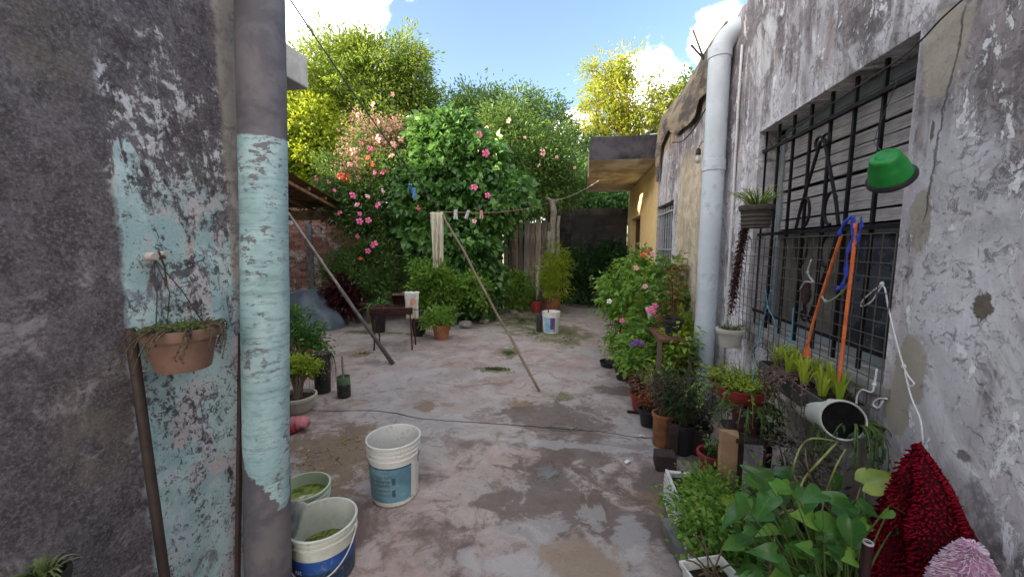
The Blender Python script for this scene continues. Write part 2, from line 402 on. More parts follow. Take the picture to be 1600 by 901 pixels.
    tp = (Y+(med-.5)*.2).st(b0-.2, b0+.15)*(Z+(med-.5)*.3).st(2.72, 2.80)
    col = g.mix(tp*.8, col, g.mix(run.st(.4, .6), (.10, .075, .05), (.34, .25, .16)))
    ya, za = RW(1462, 250); yb, zb = RW(1440, 60)
    ln = ((Y-ya)+(Z-za)*.10+(med-.5)*.05+(g.noise(c, 18, 4, .6)-.5)*.03).ab().st(.0055, .002)*(Z+(med-.5)*.2).st(1.50, 1.58)*(Z+(med-.5)*.2).st(2.22, 2.12)
    cr = g.vor(g.comb(X, Y+(med-.5)*.5, Z+(med-.5)*.5), 1.1, 'DISTANCE_TO_EDGE').st(.006, .001)*(big.st(.52, .58))
    cr = (cr*.0).mx(ln*.8); col = g.mix(cr*.85, col, (.025, .023, .025))
    h = fine*.5+med*.7+scab*.25-cem*.15-hole*1.6
    n = g.bump(h, .75, .011); n = g.bump(big*1.3-cr*1.0-sp*.12+pale*.5, .6, .02, n)
    return g.done(tint(g, col, (1.74, 1.67, 1.55)), .86, n, .22)

def mat_floor():
    g = G('worn_concrete'); c = g.co(); X, Y, Z = g.sep(c)
    big = g.noise(c, .9, 5, .6, .3); med = g.noise(c, 3.2, 7, .66, .6); fine = g.noise(c, 24, 6, .7); grit = g.noise(c, 110, 3, .6)
    col = g.mix(med.st(.34, .66), (.235, .19, .18), (.37, .325, .32))
    col = g.mix(big.st(.42, .62)*.6, col, (.325, .335, .34))
    col = g.mix(g.noise(g.scale(c, 1, 1, 1, (9, 3, 1)), 2.1, 6, .65, .4).st(.52, .64)*.55, col, (.33, .25, .225))
    col = g.mix(fine.st(.52, .70)*.35, col, (.46, .44, .43)); col = g.mix(g.noise(c, 45, 5, .8).st(.58, .68)*.5, col, (.13, .10, .09))
    strip = (Y-.03*(med-.5)*8).st(2.52, 2.62)*(Y+(med-.5)*.06).st(2.98, 2.94)*X.st(-1.6, .1); col = g.mix(strip*.5, col, (.33, .335, .33))
    col = g.mix(g.noise(c, 8, 7, .75, .7).st(.57, .66)*.55, col, (.145, .115, .105))
    col = g.mix((big*.5+med*.5).st(.49, .42)*Y.st(3.3, 2.4)*.75, col, (.095, .070, .063))   # the near slab is browner
    wob = (g.noise(g.scale(c, 1, 1, 1, (5, 5, 5)), 4.5, 8, .68, .8)-.5)*4.2+(fine-.5)*.5
    def fb(px, py, rx, ry, w=1.0, sf=.2): p = onZ(px, py); return g.blob(X, Y, p.x, p.y, rx, ry, wob*min(w, 1.1), sf)
    # ochre silt stains
    silt = fb(520, 705, .42, .34).mx(fb(665, 635, .13, .12, .8)).mx(fb(470, 760, .3, .12)).mx(fb(560, 555, .14, .12)).mx(fb(1030, 785, .17, .13)).mx(fb(815, 632, .12, .09)).mx(fb(930, 790, .08, .18))
    col = g.mix(silt*.85, col, g.mix(fine, (.12, .085, .05), (.24, .18, .11)))
    # moss
    moss = fb(820, 500, .60, .9).mx(fb(870, 520, .5, .6)).mx(fb(600, 520, .8, .15)).mx(fb(770, 577, .26, .12)).mx(fb(795, 550, .16, .22)).mx(fb(560, 552, .25, .10)).mx(fb(890, 530, .18, .5)).mx(fb(880, 620, .1, .1))*(fine*.4+med*.6).st(.42, .50)
    col = g.mix(moss*.9, col, g.mix(fine, (.055, .075, .025), (.14, .16, .07)))
    # damp and standing water
    patch = (g.noise(g.scale(c, 1, 1.5, 1, (4, 1, 6)), 1.7, 8, .70, .9)*.8+fine*.2).st(.545, .565)
    col = g.mix(patch*.55*Y.st(6.5, 4.0), col, g.mix(fine, (.12, .088, .078), (.20, .155, .14)))
    stn = (g.noise(g.scale(c, 1, 1, 1, (8, 5, 2)), 5.5, 8, .75, .8)).st(.56, .60)
    col = g.mix(stn*.5, col, (.15, .115, .10))
    damp = fb(870, 655, .42, .30, .7).mx(fb(900, 705, .25, .15)).mx(fb(870, 740, .26, .18)).mx(fb(960, 610, .2, .12)).mx(fb(920, 800, .55, .20))
    col = g.mix(damp*.8, col, g.mix(fine, (.085, .062, .054), (.14, .108, .096)))
    wet = fb(883, 669, .11, .05, 1.0, .4).mx(fb(868, 738, .13, .085, 1.1, .6))
    film = fb(850, 830, .16, .10, 1.9).mx(fb(925, 805, .07, .10, 1.6)).mx(fb(985, 835, .07, .22, 1.7)).mx(fb(820, 885, .22, .07, 1.7)).mx(fb(700, 660, .20, .12, 1.8)).mx(fb(930, 700, .5, .05, 1.5))
    tan = fb(905, 872, .17, .15, .55)
    col = g.mix(film*.6, col, (.36, .365, .38))
    col = g.mix(tan*.8, col, (.25, .195, .145))
    col = g.mix(wet*.45, col, (.15, .15, .16))
    pit = g.noise(g.scale(c, 1, 1, 1, (2, 7, 1)), 13, 5, .7, .3).st(.66, .72)
    col = g.mix(pit*.5, col, (.08, .065, .06))
    dry = (1-wet)
    n = g.bump((fine*.8+grit*.35+med*1.3-pit*.6)*dry, .75, .012)
    return g.done(tint(g, col, (1.14, 1.08, 1.03)), g.mix(wet, g.mix(damp*.6, g.mix(film, (.84,)*3, (.36,)*3), (.42,)*3), (.03,)*3), n, wet*.5+.42)

MAT_LEFT = mat_left_wall(); MAT_RIGHT = mat_right_wall(); MAT_FLOOR = mat_floor()
PLAIN_WALL = plain('grey_render', (.30, .29, .29), .9, .3, 3, .5, .2, dirt_amt=.7, bd=.01)
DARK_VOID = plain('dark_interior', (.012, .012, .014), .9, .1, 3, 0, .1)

# ------------------------------------------------------------------ ground
gm = M(); gm.add([(-400, -400, -.06), (400, -400, -.06), (400, 400, -.06), (-400, 400, -.06)], [(0, 1, 2, 3)])
ob('ground', gm, plain('pale_dry_earth', (.32, .26, .20), .95, .4, 2, .5, .1, bd=.02), kind='structure')

fl = thing('courtyard_floor', None, None, (0, 0, 0)); fl['kind'] = 'structure'
def jag(x, y0, s):
    return y0 + .085*mnoise.noise(Vector((x*1.3, s*7.1, 0))) + .050*mnoise.noise(Vector((x*3.1, s*3.3, 2))) + .022*mnoise.noise(Vector((x*13, s, 5)))
def slab(xa, xb, ya, yb, sa, sb, nx, ny, z=0.0):
    gap = .001; mm = M(); V = []
    xs = np.linspace(xa+gap, xb-gap, nx); 
    for j in range(ny):
        t = j/(ny-1)
        for x in xs:
            g1 = .0001+.006*max(0, mnoise.noise(Vector((x*2.3, sa*4.0, 9)))); g2 = .0001+.006*max(0, mnoise.noise(Vector((x*2.3+7, sb*4.0, 9)))); y = (jag(x, ya, sa)+g1)*(1-t) + (jag(x, yb, sb)-g2)*t
            h = .010*mnoise.noise(Vector((x*.9, y*.9, 1))) + .005*mnoise.noise(Vector((x*3.1, y*3.1, 4))) + .0018*mnoise.noise(Vector((x*11, y*11, 4)))
            e = 0
            sd_ = sa if j < ny/2 else sb; cq = max(0, min(1, .35+2.2*mnoise.noise(Vector((x*1.6, sd_*4.0, 9)))))
            if j == 0 or j == ny-1: e = -.008*cq
            elif j == 1 or j == ny-2: e = -.001*cq
            V.append((x, y, z+h+e))
    F = [(j*nx+i, j*nx+i+1, (j+1)*nx+i+1, (j+1)*nx+i) for j in range(ny-1) for i in range(nx-1)]
    mm.add(V, F); ob('concrete_slab', mm, MAT_FLOOR, fl, smooth=True)
rows = [-3.0, 2.96, 4.75, 7.1, 8.6, 10.0]
for k in range(5):
    a, b = rows[k], rows[k+1]
    cuts = [-7.2, 4.0]
    for i in range(len(cuts)-1):
        slab(cuts[i], cuts[i+1], a, b, k+1, k+2, max(16, int((cuts[i+1]-cuts[i])*14)), max(6, int((b-a)*14)), z=(.005 if k >= 1 else 0))
bed = M(); bed.add([(-7.3, -3.1, -.013), (4.1, -3.1, -.013), (4.1, 10.1, -.013), (-7.3, 10.1, -.013)], [(0, 1, 2, 3)])
ob('courtyard_subbase', bed, plain('dark_dirt', (.19, .155, .14), .95, .3, 8, .3, .1), kind='structure')

# ------------------------------------------------------------------ house at the left (camera stands beside it)
lh = thing('house', 'dark plastered house wall with peeling turquoise paint filling the left edge', 'house', (LX-1.5, .5, 0))
y1 = onX(412, 400, LX).y+.05
mm = M()
# front wall sheet with real unevenness
nY, nZ = 90, 150; V = []
ys = np.linspace(-3.0, y1, nY); 
ys = np.concatenate([np.linspace(-3, .45, 20), np.linspace(.47, y1, nY-20)])
for z in np.linspace(-.05, 4.2, nZ):
    for y in ys:
        p = .010*mnoise.noise(Vector((y*3, z*2, 3))) + .005*mnoise.noise(Vector((y*9, z*8, 1))) + (.010*max(0, min(1, (y-LW(345, 300)[0])*30)))
        V.append((LX+p, y, z))
mm.add(V, [(j*nY+i, j*nY+i+1, (j+1)*nY+i+1, (j+1)*nY+i) for j in range(nZ-1) for i in range(nY-1)])
ob('wall', mm, MAT_LEFT, lh, world=True, smooth=True)
mm = M(); mm.box((-6.5, -3.0, -.05), (LX-.03, y1-.001, 4.2)); ob('side_wall', mm, PLAIN_WALL, lh, world=True)
mm = M(); mm.box((-6.4, y1, -.05), (-2.75, 3.0, 4.1)); ob('rear_wall', mm, PLAIN_WALL, lh, world=True)
pA = at(480, 90, 3.10); pB = at(480, 138, 3.10)
mm = M(); mm.box((-2.9, y1+.1, pB.z), (pA.x, pA.y, pA.z), jit=.006)
ob('eave_slab', mm, plain('pale_concrete', (.42, .39, .36), .85, .2, 6, .4, .2, dirt_amt=.5, bd=.01), lh, world=True, bevel=.012)

# unseen stepped house block, added far left to keep the yard out of the sun
nb = thing('house', 'tall plain neighbouring house far left, hidden behind the near left wall', 'house', (-12, 3, 0))
mm = M(); mm.box((-16, -4.5, -.05), (-9.6, 2.3, 6.4)); mm.box((-16.2, -4.7, 6.4), (-9.4, 2.4, 6.52)); mm.box((-15.9, 2.3, -.05), (-9.65, 8.5, 4.3)); ob('wall', mm, PLAIN_WALL, nb, world=True)

# ------------------------------------------------------------------ long house at the right
rh = thing('house', 'long grey mould-stained house along the right side with two barred windows', 'house', (RX+2, 5, 0))
wy0 = onX(1440, 40, RX).y; wy1 = onX(1187, 210, RX).y; wz1 = (onX(1440, 40, RX).z+onX(1187, 210, RX).z)/2; wz0 = onX(1385, 603, RX).z
fy0 = onX(1051, 350, RX).y; fy1 = onX(1026, 350, RX).y; fz1 = onX(1051, 312, RX).z; fz0 = .95
dy0 = onX(1000, 360, RX).y; dy1 = onX(986, 360, RX).y; dz1 = onX(1000, 336, RX).z
print('zz', onX(1440, 40, RX).z, onX(1187, 210, RX).z, onX(1385, 603, RX).z, onX(1215, 540, RX).z); print('window', wy0, wy1, wz0, 'far', fy0, fy1, fz1, 'door', dy0, dy1, dz1)
def wall_cells(x, ys, zs, holes, top, thick):
    """wall made of one sheet with openings, displaced a little, plus reveals"""
    Y = sorted(set(np.round(np.concatenate([np.arange(ys[0], ys[1], .055), [ys[1]]] + [[h[0], h[1]] for h in holes]), 4)))
    Zs = sorted(set(np.round(np.concatenate([np.arange(zs[0], zs[1], .055), [zs[1]]] + [[h[2], h[3]] for h in holes]), 4)))
    idx = {}; V = []; F = []
    def edge(y, z):
        return any((abs(y-h[0]) < 1e-3 or abs(y-h[1]) < 1e-3) and h[2]-1e-3 <= z <= h[3]+1e-3 or (abs(z-h[2]) < 1e-3 or abs(z-h[3]) < 1e-3) and h[0]-1e-3 <= y <= h[1]+1e-3 for h in holes)
    for j, z in enumerate(Zs):
        for i, y in enumerate(Y):
            d = .014*mnoise.noise(Vector((y*1.4, z*1.4, 8))) + .007*mnoise.noise(Vector((y*5, z*5, 2)))
            if edge(y, z): d = 0
            zz = z
            if j == len(Zs)-1: zz = top(y)
            V.append((x+d, y, zz))
    n = len(Y)
    for j in range(len(Zs)-1):
        for i in range(n-1):
            cy, cz = (Y[i]+Y[i+1])/2, (Zs[j]+Zs[j+1])/2
            if any(h[0] < cy < h[1] and h[2] < cz < h[3] for h in holes): continue
            F.append((j*n+i, (j+1)*n+i, (j+1)*n+i+1, j*n+i+1))
    mm = M(); mm.add(V, F)
    for h in holes:
        a, b, c, d = h; e = x+thick
        mm.add([(x, a, c), (e, a, c), (e, a, d), (x, a, d)], [(0, 1, 2, 3)])
        mm.add([(x, b, c), (x, b, d), (e, b, d), (e, b, c)], [(0, 1, 2, 3)])
        mm.add([(x, a, d), (e, a, d), (e, b, d), (x, b, d)], [(0, 1, 2, 3)])
        mm.add([(x, a, c), (x, b, c), (e, b, c), (e, a, c)], [(0, 1, 2, 3)])
    return mm
pip_y = onX(1118, 300, 1.06).y
def rtop(y):
    t = .035*mnoise.noise(Vector((y*2.4, 3, 1))) + .02*mnoise.noise(Vector((y*9, 3, 1)))
    return RH+t
mm = wall_cells(RX, (-3.0, 9.75), (-.05, RH), [(wy0, wy1, wz0, wz1), (fy0, fy1, fz0, fz1), (dy0, dy1, -.04, dz1)], rtop, .20)
ob('wall', mm, MAT_RIGHT, rh, world=True, smooth=True, auto=.6)
mm = M()                                                              # wall thickness and rooms behind
mm.box((RX+.02, -3.0, wz1+.02), (RX+.2, 9.74, RH-.04)); mm.box((RX+.6, -3.0, -.05), (RX+4, 9.7, RH-.05))
mm.box((RX+.02, -3.0, 0), (RX+.2, wy0-.01, wz1)); mm.box((RX+.02, wy1+.01, 0), (RX+.2, fy0-.01, wz1)); mm.box((RX+.02, fy1+.01, 0), (RX+.2, dy0-.01, wz1))
mm.box((RX+.02, wy0-.01, 0), (RX+.2, wy1+.01, wz0-.01))
ob('inner_wall', mm, PLAIN_WALL, rh, world=True)
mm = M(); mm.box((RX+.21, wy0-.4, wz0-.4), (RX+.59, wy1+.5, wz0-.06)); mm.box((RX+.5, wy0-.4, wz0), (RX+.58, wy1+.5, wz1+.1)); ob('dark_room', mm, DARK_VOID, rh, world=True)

# curling bitumen sheet on the parapet, mottled brown and ochre
mm = M(); V = []; nn_ = 26; mmn = 8
for i in range(nn_):
    t = i/(nn_-1); y = pip_y+.12+t*(6.05-pip_y-.12)
    drop = .46+.10*math.sin(t*5.2+.6)+.10*mnoise.noise(Vector((t*6, 0, 3)))-.12*(t < .25)
    if t > .93: drop += .45
    for j in range(mmn):
        s = j/(mmn-1)
        V.append((RX-.018-.05*math.sin(s*2.7)-.02*mnoise.noise(Vector((t*8, s*3, 1))), y, RH+.05+.03*math.sin(t*9)-s*drop))
for k in range(2):
    off = .012*k
    mm.add([(v[0]-off, v[1], v[2]) for v in V], [(i*mmn+j, i*mmn+j+1, (i+1)*mmn+j+1, (i+1)*mmn+j) for i in range(nn_-1) for j in range(mmn-1)])
g = G('weathered_felt'); c = g.co(); a = g.noise(g.scale(c, 1, 1.2, 4), 2.5, 6, .65, .4); b = g.noise(c, 20, 5, .6)
felt = g.done(g.mix(a.st(.4, .6), g.mix(b, (.085, .075, .07), (.17, .15, .135)), (.36, .29, .20)), .9, g.bump(a+b*.5, .6, .02), .15)
ob('flashing_sheet', mm, felt, rh, world=True, smooth=True, label='brown curled roofing sheet hanging over the parapet')
# porch slab
s0 = onY(922, 214, 6.15); s1 = onY(922, 251, 6.15)
mm = M(); mm.box((s0.x, 6.15, s1.z), (RX-.005, 9.6, s0.z), jit=.01)
g = G('soffit_glow_slab'); c = g.co(); X, Y, Z = g.sep(c); a = g.noise(c, 2.2, 6, .65, .4); b = g.noise(g.scale(c, 5, 1, .6), 3, 5, .6)
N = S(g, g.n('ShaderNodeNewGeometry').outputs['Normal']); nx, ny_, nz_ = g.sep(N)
under = g.mix(a.st(.42, .62), (.82, .74, .58), (.52, .41, .27)); front = g.mix(a.st(.38, .62), (.022, .020, .024), (.075, .068, .074))  # bounced sunlight painted into a pale underside, shade into a near-black front
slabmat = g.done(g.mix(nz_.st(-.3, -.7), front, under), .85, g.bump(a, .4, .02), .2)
slabmat.name = 'painted_soffit_glow_and_edge_shade'
ob('porch_slab', mm, slabmat, rh, world=True, bevel=.01)
# sill of big window
mm = M(); mm.box((RX-.012, wy0-.03, wz0-.045), (RX+.10, wy1+.05, wz0+.004), jit=.004); ob('sill', mm, plain('old_cement', (.30, .29, .28), .9, .3, 6, .5, .2, bd=.008), rh, world=True, bevel=.008)

BLACK_IRON = plain('black_iron', (.009, .009, .010), .6, .3, 20, .3, .2, .0, dirt=(.10, .06, .04), dirt_amt=.25)
# window: frame, weathered slats, dark panes
wn = thing('window', None, None); wn.parent = rh; wn.location = -rh.location; 
for k in ('label', 'category'): 
    if k in wn: del wn[k]
FRAME = plain('grey_blue_frame', (.30, .34, .36), .6, .2, 10, .3)
mm = M(); xf = RX+.13
mm.box((xf, wy1-.05, wz0), (xf+.05, wy1-.004, wz1)); mm.box((xf, wy0+.004, wz0), (xf+.05, wy0+.04, wz1)); mm.box((xf, wy0, wz1-.05), (xf+.05, wy1, wz1-.003)); mm.box((xf, wy0, wz0+.002), (xf+.05, wy1, wz0+.05))
ob('frame', mm, FRAME, wn)
g = G('grey_slat_wood'); c = g.co(); a = g.noise(g.scale(c, 1, .7, 14), 9, 6, .7, .5); b = g.noise(c, 30, 4, .6)
SLAT = g.done(g.mix(a.st(.35, .65), (.24, .215, .21), (.50, .47, .46)), .85, g.bump(a+b*.4, .8, .006), .2)
rail = 1.53; ns = 10; pitch = (wz1-.02-rail-.03)/ns
sm = M(); sm.box((0, wy0+.04, 0), (.016, wy1-.05, pitch*.86), jit=.0012); sme = sm.mesh('slat', [SLAT])
for i in range(ns):
    o = ob('slat', sme, None, wn, loc=(xf+.012+random.uniform(-.003, .003), 0, rail+.03+i*pitch)); o.rotation_euler = (random.uniform(-.004, .004), 0, random.uniform(-.002, .002))
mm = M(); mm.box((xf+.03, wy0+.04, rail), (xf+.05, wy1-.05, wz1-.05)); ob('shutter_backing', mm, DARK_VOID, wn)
g = G('dusty_dark_glass'); c = g.co(); a = g.noise(c, 6, 5, .6)
GLASS = g.done(g.mix(a.st(.4, .7), (.03, .034, .045), (.075, .08, .10)), g.mix(a.st(.4, .7), (.12,)*3, (.4,)*3), None, .5)
mid = wy0+(wy1-wy0)*.42
mm = M(); mm.box((xf+.02, wy0+.04, wz0+.05), (xf+.026, mid-.02, rail)); ob('pane', mm, GLASS, wn)
mm = M(); mm.box((xf+.022, mid+.02, wz0+.05), (xf+.028, wy1-.05, rail)); ob('pane', mm, plain('curtain_behind_glass', (.13, .115, .10), .35, .5, 5, .1, .5), wn)
mm = M(); mm.box((xf+.005, mid-.02, wz0+.05), (xf+.045, mid+.02, rail)); mm.box((xf+.0, wy0+.04, rail-.02), (xf+.045, wy1-.05, rail+.02)); ob('mullion', mm, plain('dark_wood_mullion', (.05, .045, .045), .6), wn)

# iron grille
gr = thing('window_grille', None, None); gr.parent = rh; gr.location = -rh.location
xg = RX+.045
bm_ = M(); bm_.box((-.0065, -.0065, wz0-.0), (.0065, .0065, wz1-.0)); bme = bm_.mesh('bar', [BLACK_IRON])
pxs = [1192, 1212, 1233, 1258, 1289, 1320, 1367, 1420]
ybar = [onX(p, 300, xg).y for p in pxs]; ybar = np.linspace(ybar[0], ybar[-1], 8)
for y in ybar: ob('bar', bme, None, gr, loc=(xg, float(y), 0))
rm = M(); rm.box((-.007, wy0+.01, -.009), (.007, wy1-.01, .009)); rme = rm.mesh('rail', [BLACK_IRON])
for z in (wz1-.13, rail, wz0+.10): ob('rail', rme, None, gr, loc=(xg-.016, 0, z))
yc_ = float(ybar[4]); dyb = float(ybar[0]-ybar[1])
def scroll(pts, r=.008):
    q = M(); q.tube(pts, r, 6); return q
for sgn in (1, -1):
    for ud in (1, -1):
        zt = lambda dz: rail+ud*dz
        # long leg of the A
        ob('scroll', scroll([(xg-.03, yc_+sgn*dyb*1.05, zt(.02)), (xg-.03, yc_+sgn*dyb*.85, zt(.13)), (xg-.03, yc_+sgn*dyb*.18, zt(.40)), (xg-.03, yc_+sgn*dyb*.10, zt(.44))]), BLACK_IRON, gr)
        cc = []
        for k in range(14):
            a = k/13*1.75*PI; rr = .036*(1-.45*k/13); cc.append((xg-.03, yc_+sgn*(.030+rr*math.cos(a+PI)), zt(.43+rr*math.sin(a+PI)*-1)))
        ob('scroll', scroll(cc, .007), BLACK_IRON, gr)
        cc = []
        for k in range(14):
            a = -PI*.55+k/13*1.35*PI; cc.append((xg-.03, yc_+sgn*(dyb*.52-.045*math.cos(a)*1.0+.02), zt(.10+.075*math.sin(a))))
        ob('scroll', scroll(cc, .007), BLACK_IRON, gr)

# far window of the same house
fw = thing('window', None, None); fw.parent = rh; fw.location = -rh.location
mm = M(); mm.box((RX+.12, fy0+.02, fz0+.02), (RX+.13, fy1-.02, fz1-.02)); ob('pane', mm, GLASS, fw)
mm = M(); mm.box((RX+.09, fy0+.003, fz1-.06), (RX+.14, fy1-.003, fz1-.003)); mm.box((RX+.09, fy1-.06, fz0), (RX+.14, fy1-.003, fz1-.06)); mm.box((RX+.09, fy0+.003, fz0), (RX+.14, fy0+.06, fz1-.06)); ob('frame', mm, BLACK_IRON, fw)
PALE_BAR = plain('pale_bar_paint', (.42, .43, .45), .5, .2, 20, .2)
bm_ = M(); bm_.box((-.008, -.008, fz0), (.008, .008, fz1-.05)); bme = bm_.mesh('bar', [PALE_BAR])
for k in range(7): ob('bar', bme, None, fw, loc=(RX+.03, fy0+.08+(fy1-fy0-.16)*k/6, 0))
rm = M(); rm.box((-.006, fy0+.01, -.01), (.006, fy1-.01, .01)); rme = rm.mesh('rail', [PALE_BAR])
for z in (fz1-.12, fz1-.62, fz0+.1): ob('rail', rme, None, fw, loc=(RX+.018, 0, z))
mm = M(); mm.box((RX+.10, dy0+.01, 0), (RX+.14, dy1-.01, dz1-.02)); ob('door', mm, plain('brown_door', (.07, .035, .03), .5, .2, 8, .2), rh, world=True)
# bent reinforcement rods on the roof
for k, (a, b, c) in enumerate([((1108, 112), (1096, 82), (1083, 47)), ((1112, 104), (1096, 88), (1080, 70))]):
    pts = [onX(q[0], q[1], RX+.0) for q in (a, b, c)]; y = pts[0].y
    pts = [onY(q[0], q[1], y) for q in (a, b, c)]
    mm = M(); mm.tube(pts, .009, 6); ob('reinforcement_rod', mm, plain('rusty_rod', (.06, .04, .035), .8), rh, world=True)

# ------------------------------------------------------------------ rear boundary: brick wall, boards, block wall
g = G('old_brick'); c = g.co(); gp = g.geo(); oi = S(g, g.n('ShaderNodeObjectInfo').outputs['Random']); a = g.noise(gp, 2.2, 6, .65, .5); b = g.noise(gp, 28, 5, .65)
bc_ = g.mix(oi, (.20, .085, .07), (.36, .18, .14)); bc_ = g.mix(a.st(.49, .56)*.8, bc_, (.52, .49, .46)); bc_ = g.mix(b.st(.5, .66)*.6, bc_, (.055, .045, .04))
BRICK = g.done(bc_, .9, g.bump(b, .6, .006), .2)
MORTAR = plain('grey_mortar', (.34, .31, .29), .95, .35, 5, .6, .1, dirt_amt=.6, bd=.01)
bw = thing('brick_wall', 'low wall of worn red bricks behind the clothes prop at the left', 'wall', (-5, 8, 0))
BX0, BX1, BY, BH = -7.0, -3.55, 8.0, 2.15
mm = M(); mm.box((BX0, BY+.012, -.05), (BX1, BY+.16, BH-.02), jit=.003); ob('mortar', mm, MORTAR, bw, world=True)
bms = []
for k in range(4):
    q = M(); q.box((0, -.004, 0), (.262, .11, .070), jit=.004); bms.append(q.mesh('brick', [BRICK]))
rows_n = 24
for r in range(rows_n):
    x = BX0+.05+(.14 if r % 2 else 0)
    while x < BX1-.25:
        if x > -7.2:
            o = ob('brick', random.choice(bms), None, bw, loc=(x+5+random.uniform(-.004, .004), BY-8+random.uniform(-.007, .006), r*.088+random.uniform(-.003, .003)))
            o.rotation_euler = (random.uniform(-.01, .01), random.uniform(-.012, .012), random.uniform(-.012, .012))
        x += .285
# cement pillar in the brick wall
mm = M(); p = onY(485, 400, BY); mm.box((p.x-.10, BY-.03, -.05), (p.x+.09, BY+.10, BH+.05), jit=.02)
ob('pillar', mm, plain('mouldy_cement', (.17, .16, .16), .95, .45, 4, .7, .1, dirt_amt=.8, bd=.02), bw, world=True, bevel=.02)

hw = thing('rendered_wall', 'dark rendered wall almost hidden behind the hibiscus and vine', 'wall', (-2.6, 9, 0))
mm = M(); mm.box((-3.55, 8.6, -.05), (-1.75, 8.8, 2.1), jit=.01); mm.box((-1.78, 9.1, -.05), (-.5, 9.3, 2.0), jit=.01); ob('wall_face', mm, plain('mossy_dark_render', (.10, .085, .075), .95, .5, 3, .6, .1, dirt_amt=.7, bd=.02), hw, world=True)  # second box added behind the fence to block bright light between boards

# board fence
bf = thing('board_fence', 'grey and tan upright board fence between the vine and the gnarled post', 'fence', (-1.2, 8.9, 0))
WOODS = []
for k, cc in enumerate([(.30, .28, .26), (.26, .21, .16), (.36, .31, .25), (.20, .165, .135)]):
    g = G('fence_wood'); c = g.co(); a = g.noise(g.scale(c, 12, 12, .8), 4, 6, .65, .6); b = g.noise(c, 3, 4, .6)
    WOODS.append(g.done(g.mix(a.st(.35, .65), tuple(x*.45 for x in cc), tuple(x*1.2 for x in cc)), .88, g.bump(a, .8, .006), .15))
p0 = onY(788, 400, 8.9).x; p1 = onY(868, 400, 8.9).x; x = p0; k = 0
while x < p1:
    w = random.uniform(.10, .16); q = M(); h = onY(820, 345, 8.9).z+random.uniform(-.06, .05)
    q.box((0, 0, .02), (w-.012, .022, h), jit=.005)
    o = ob('board', q, WOODS[k % 4], bf, loc=(x+1.2, random.uniform(-.015, .015), 0)); o.rotation_euler = (0, random.uniform(-.012, .012), 0); x += w; k += 1
q = M(); q.box((p0+1.2, .03, .75), (p1+1.2, .08, .83)); ob('fence_rail', q, WOODS[3], bf); q = M(); q.box((p0+1.2, .03, 1.75), (p1+1.2, .08, 1.82)); ob('fence_rail', q, WOODS[3], bf)

# block wall at the right rear
dw = thing('block_wall', 'black-stained concrete block wall at the end of the passage', 'wall', (.2, 9.75, 0))
g = G('black_stained_block'); gp = g.geo(); oi = S(g, g.n('ShaderNodeObjectInfo').outputs['Random']); a = g.noise(g.scale(gp, 1, 1, .5), 2.5, 6, .7, .5); b = g.noise(gp, 20, 5, .65); X, Y, Z = g.sep(gp)
cc = g.mix(oi*.5, (.055, .048, .052), (.095, .08, .082)); cc = g.mix(a.st(.5, .6), cc, (.028, .025, .03)); cc = g.mix((Z+(a-.5)).st(2.1, 2.5)*.7, cc, (.24, .22, .22))
BLK = g.done(cc, .92, g.bump(b+a, .6, .01), .15)
DX0 = onY(868, 400, 9.75).x; DH = onY(900, 325, 9.75).z
q = M(); q.box((DX0-.25, 9.772, -.05), (RX-.01, 9.93, DH-.03)); ob('mortar', q, plain('dark_mortar', (.07, .06, .06), .95), dw, world=True)
bms = []
for k in range(3):
    q = M(); q.box((0, 0, 0), (.385, .14, .186), jit=.004); bms.append(q.mesh('block', [BLK]))
r = 0; z = 0
while z+.19 < DH+.02:
    x = DX0-.2+(.2 if r % 2 else 0)
    while x < RX-.38:
        ob('block', random.choice(bms), None, dw, loc=(x-.2, random.uniform(-.006, .006), z)); x += .40
    z += .20; r += 1

# gnarled post
gp_ = thing('gnarled_post', 'gnarled grey tree-trunk post standing at the end of the board fence', 'post', (0, 0, 0))
b0 = onY(862, 478, 8.7); b0.z = 0; tp = onY(866, 312, 8.7); gp_.location = b0
BARK = plain('grey_bark', (.26, .235, .20), .92, .4, 9, .9, .1, dirt_amt=.6, bd=.02)
mm = M(); H = tp.z
for (dx, dy, hh, r0) in ((0, 0, H, .085), (.10, .02, H*.86, .05), (-.07, -.03, H*.72, .055)):
    pts = [(dx+.05*mnoise.noise(Vector((k*.7, dx*9, 1)))+dx*.3*k/9, dy+.04*mnoise.noise(Vector((k*.7, dx*9, 5))), hh*k/9) for k in range(10)]
    mm.tube(pts, [r0*(1.15-.4*k/9+.2*mnoise.noise(Vector((k*1.7, 3, dx*7)))) for k in range(10)], 10)
ob('trunk', mm, BARK, gp_, smooth=True)
q = M(); q.tube([(-.02, 0, H-.03), (-.14, -.02, H+.05), (-.17, -.03, H+.01)], [.05, .03, .012], 7); q.tube([(.02, 0, H-.1), (.12, 0, H+.02)], [.04, .015], 7); ob('branch_stub', q, BARK, gp_, smooth=True)

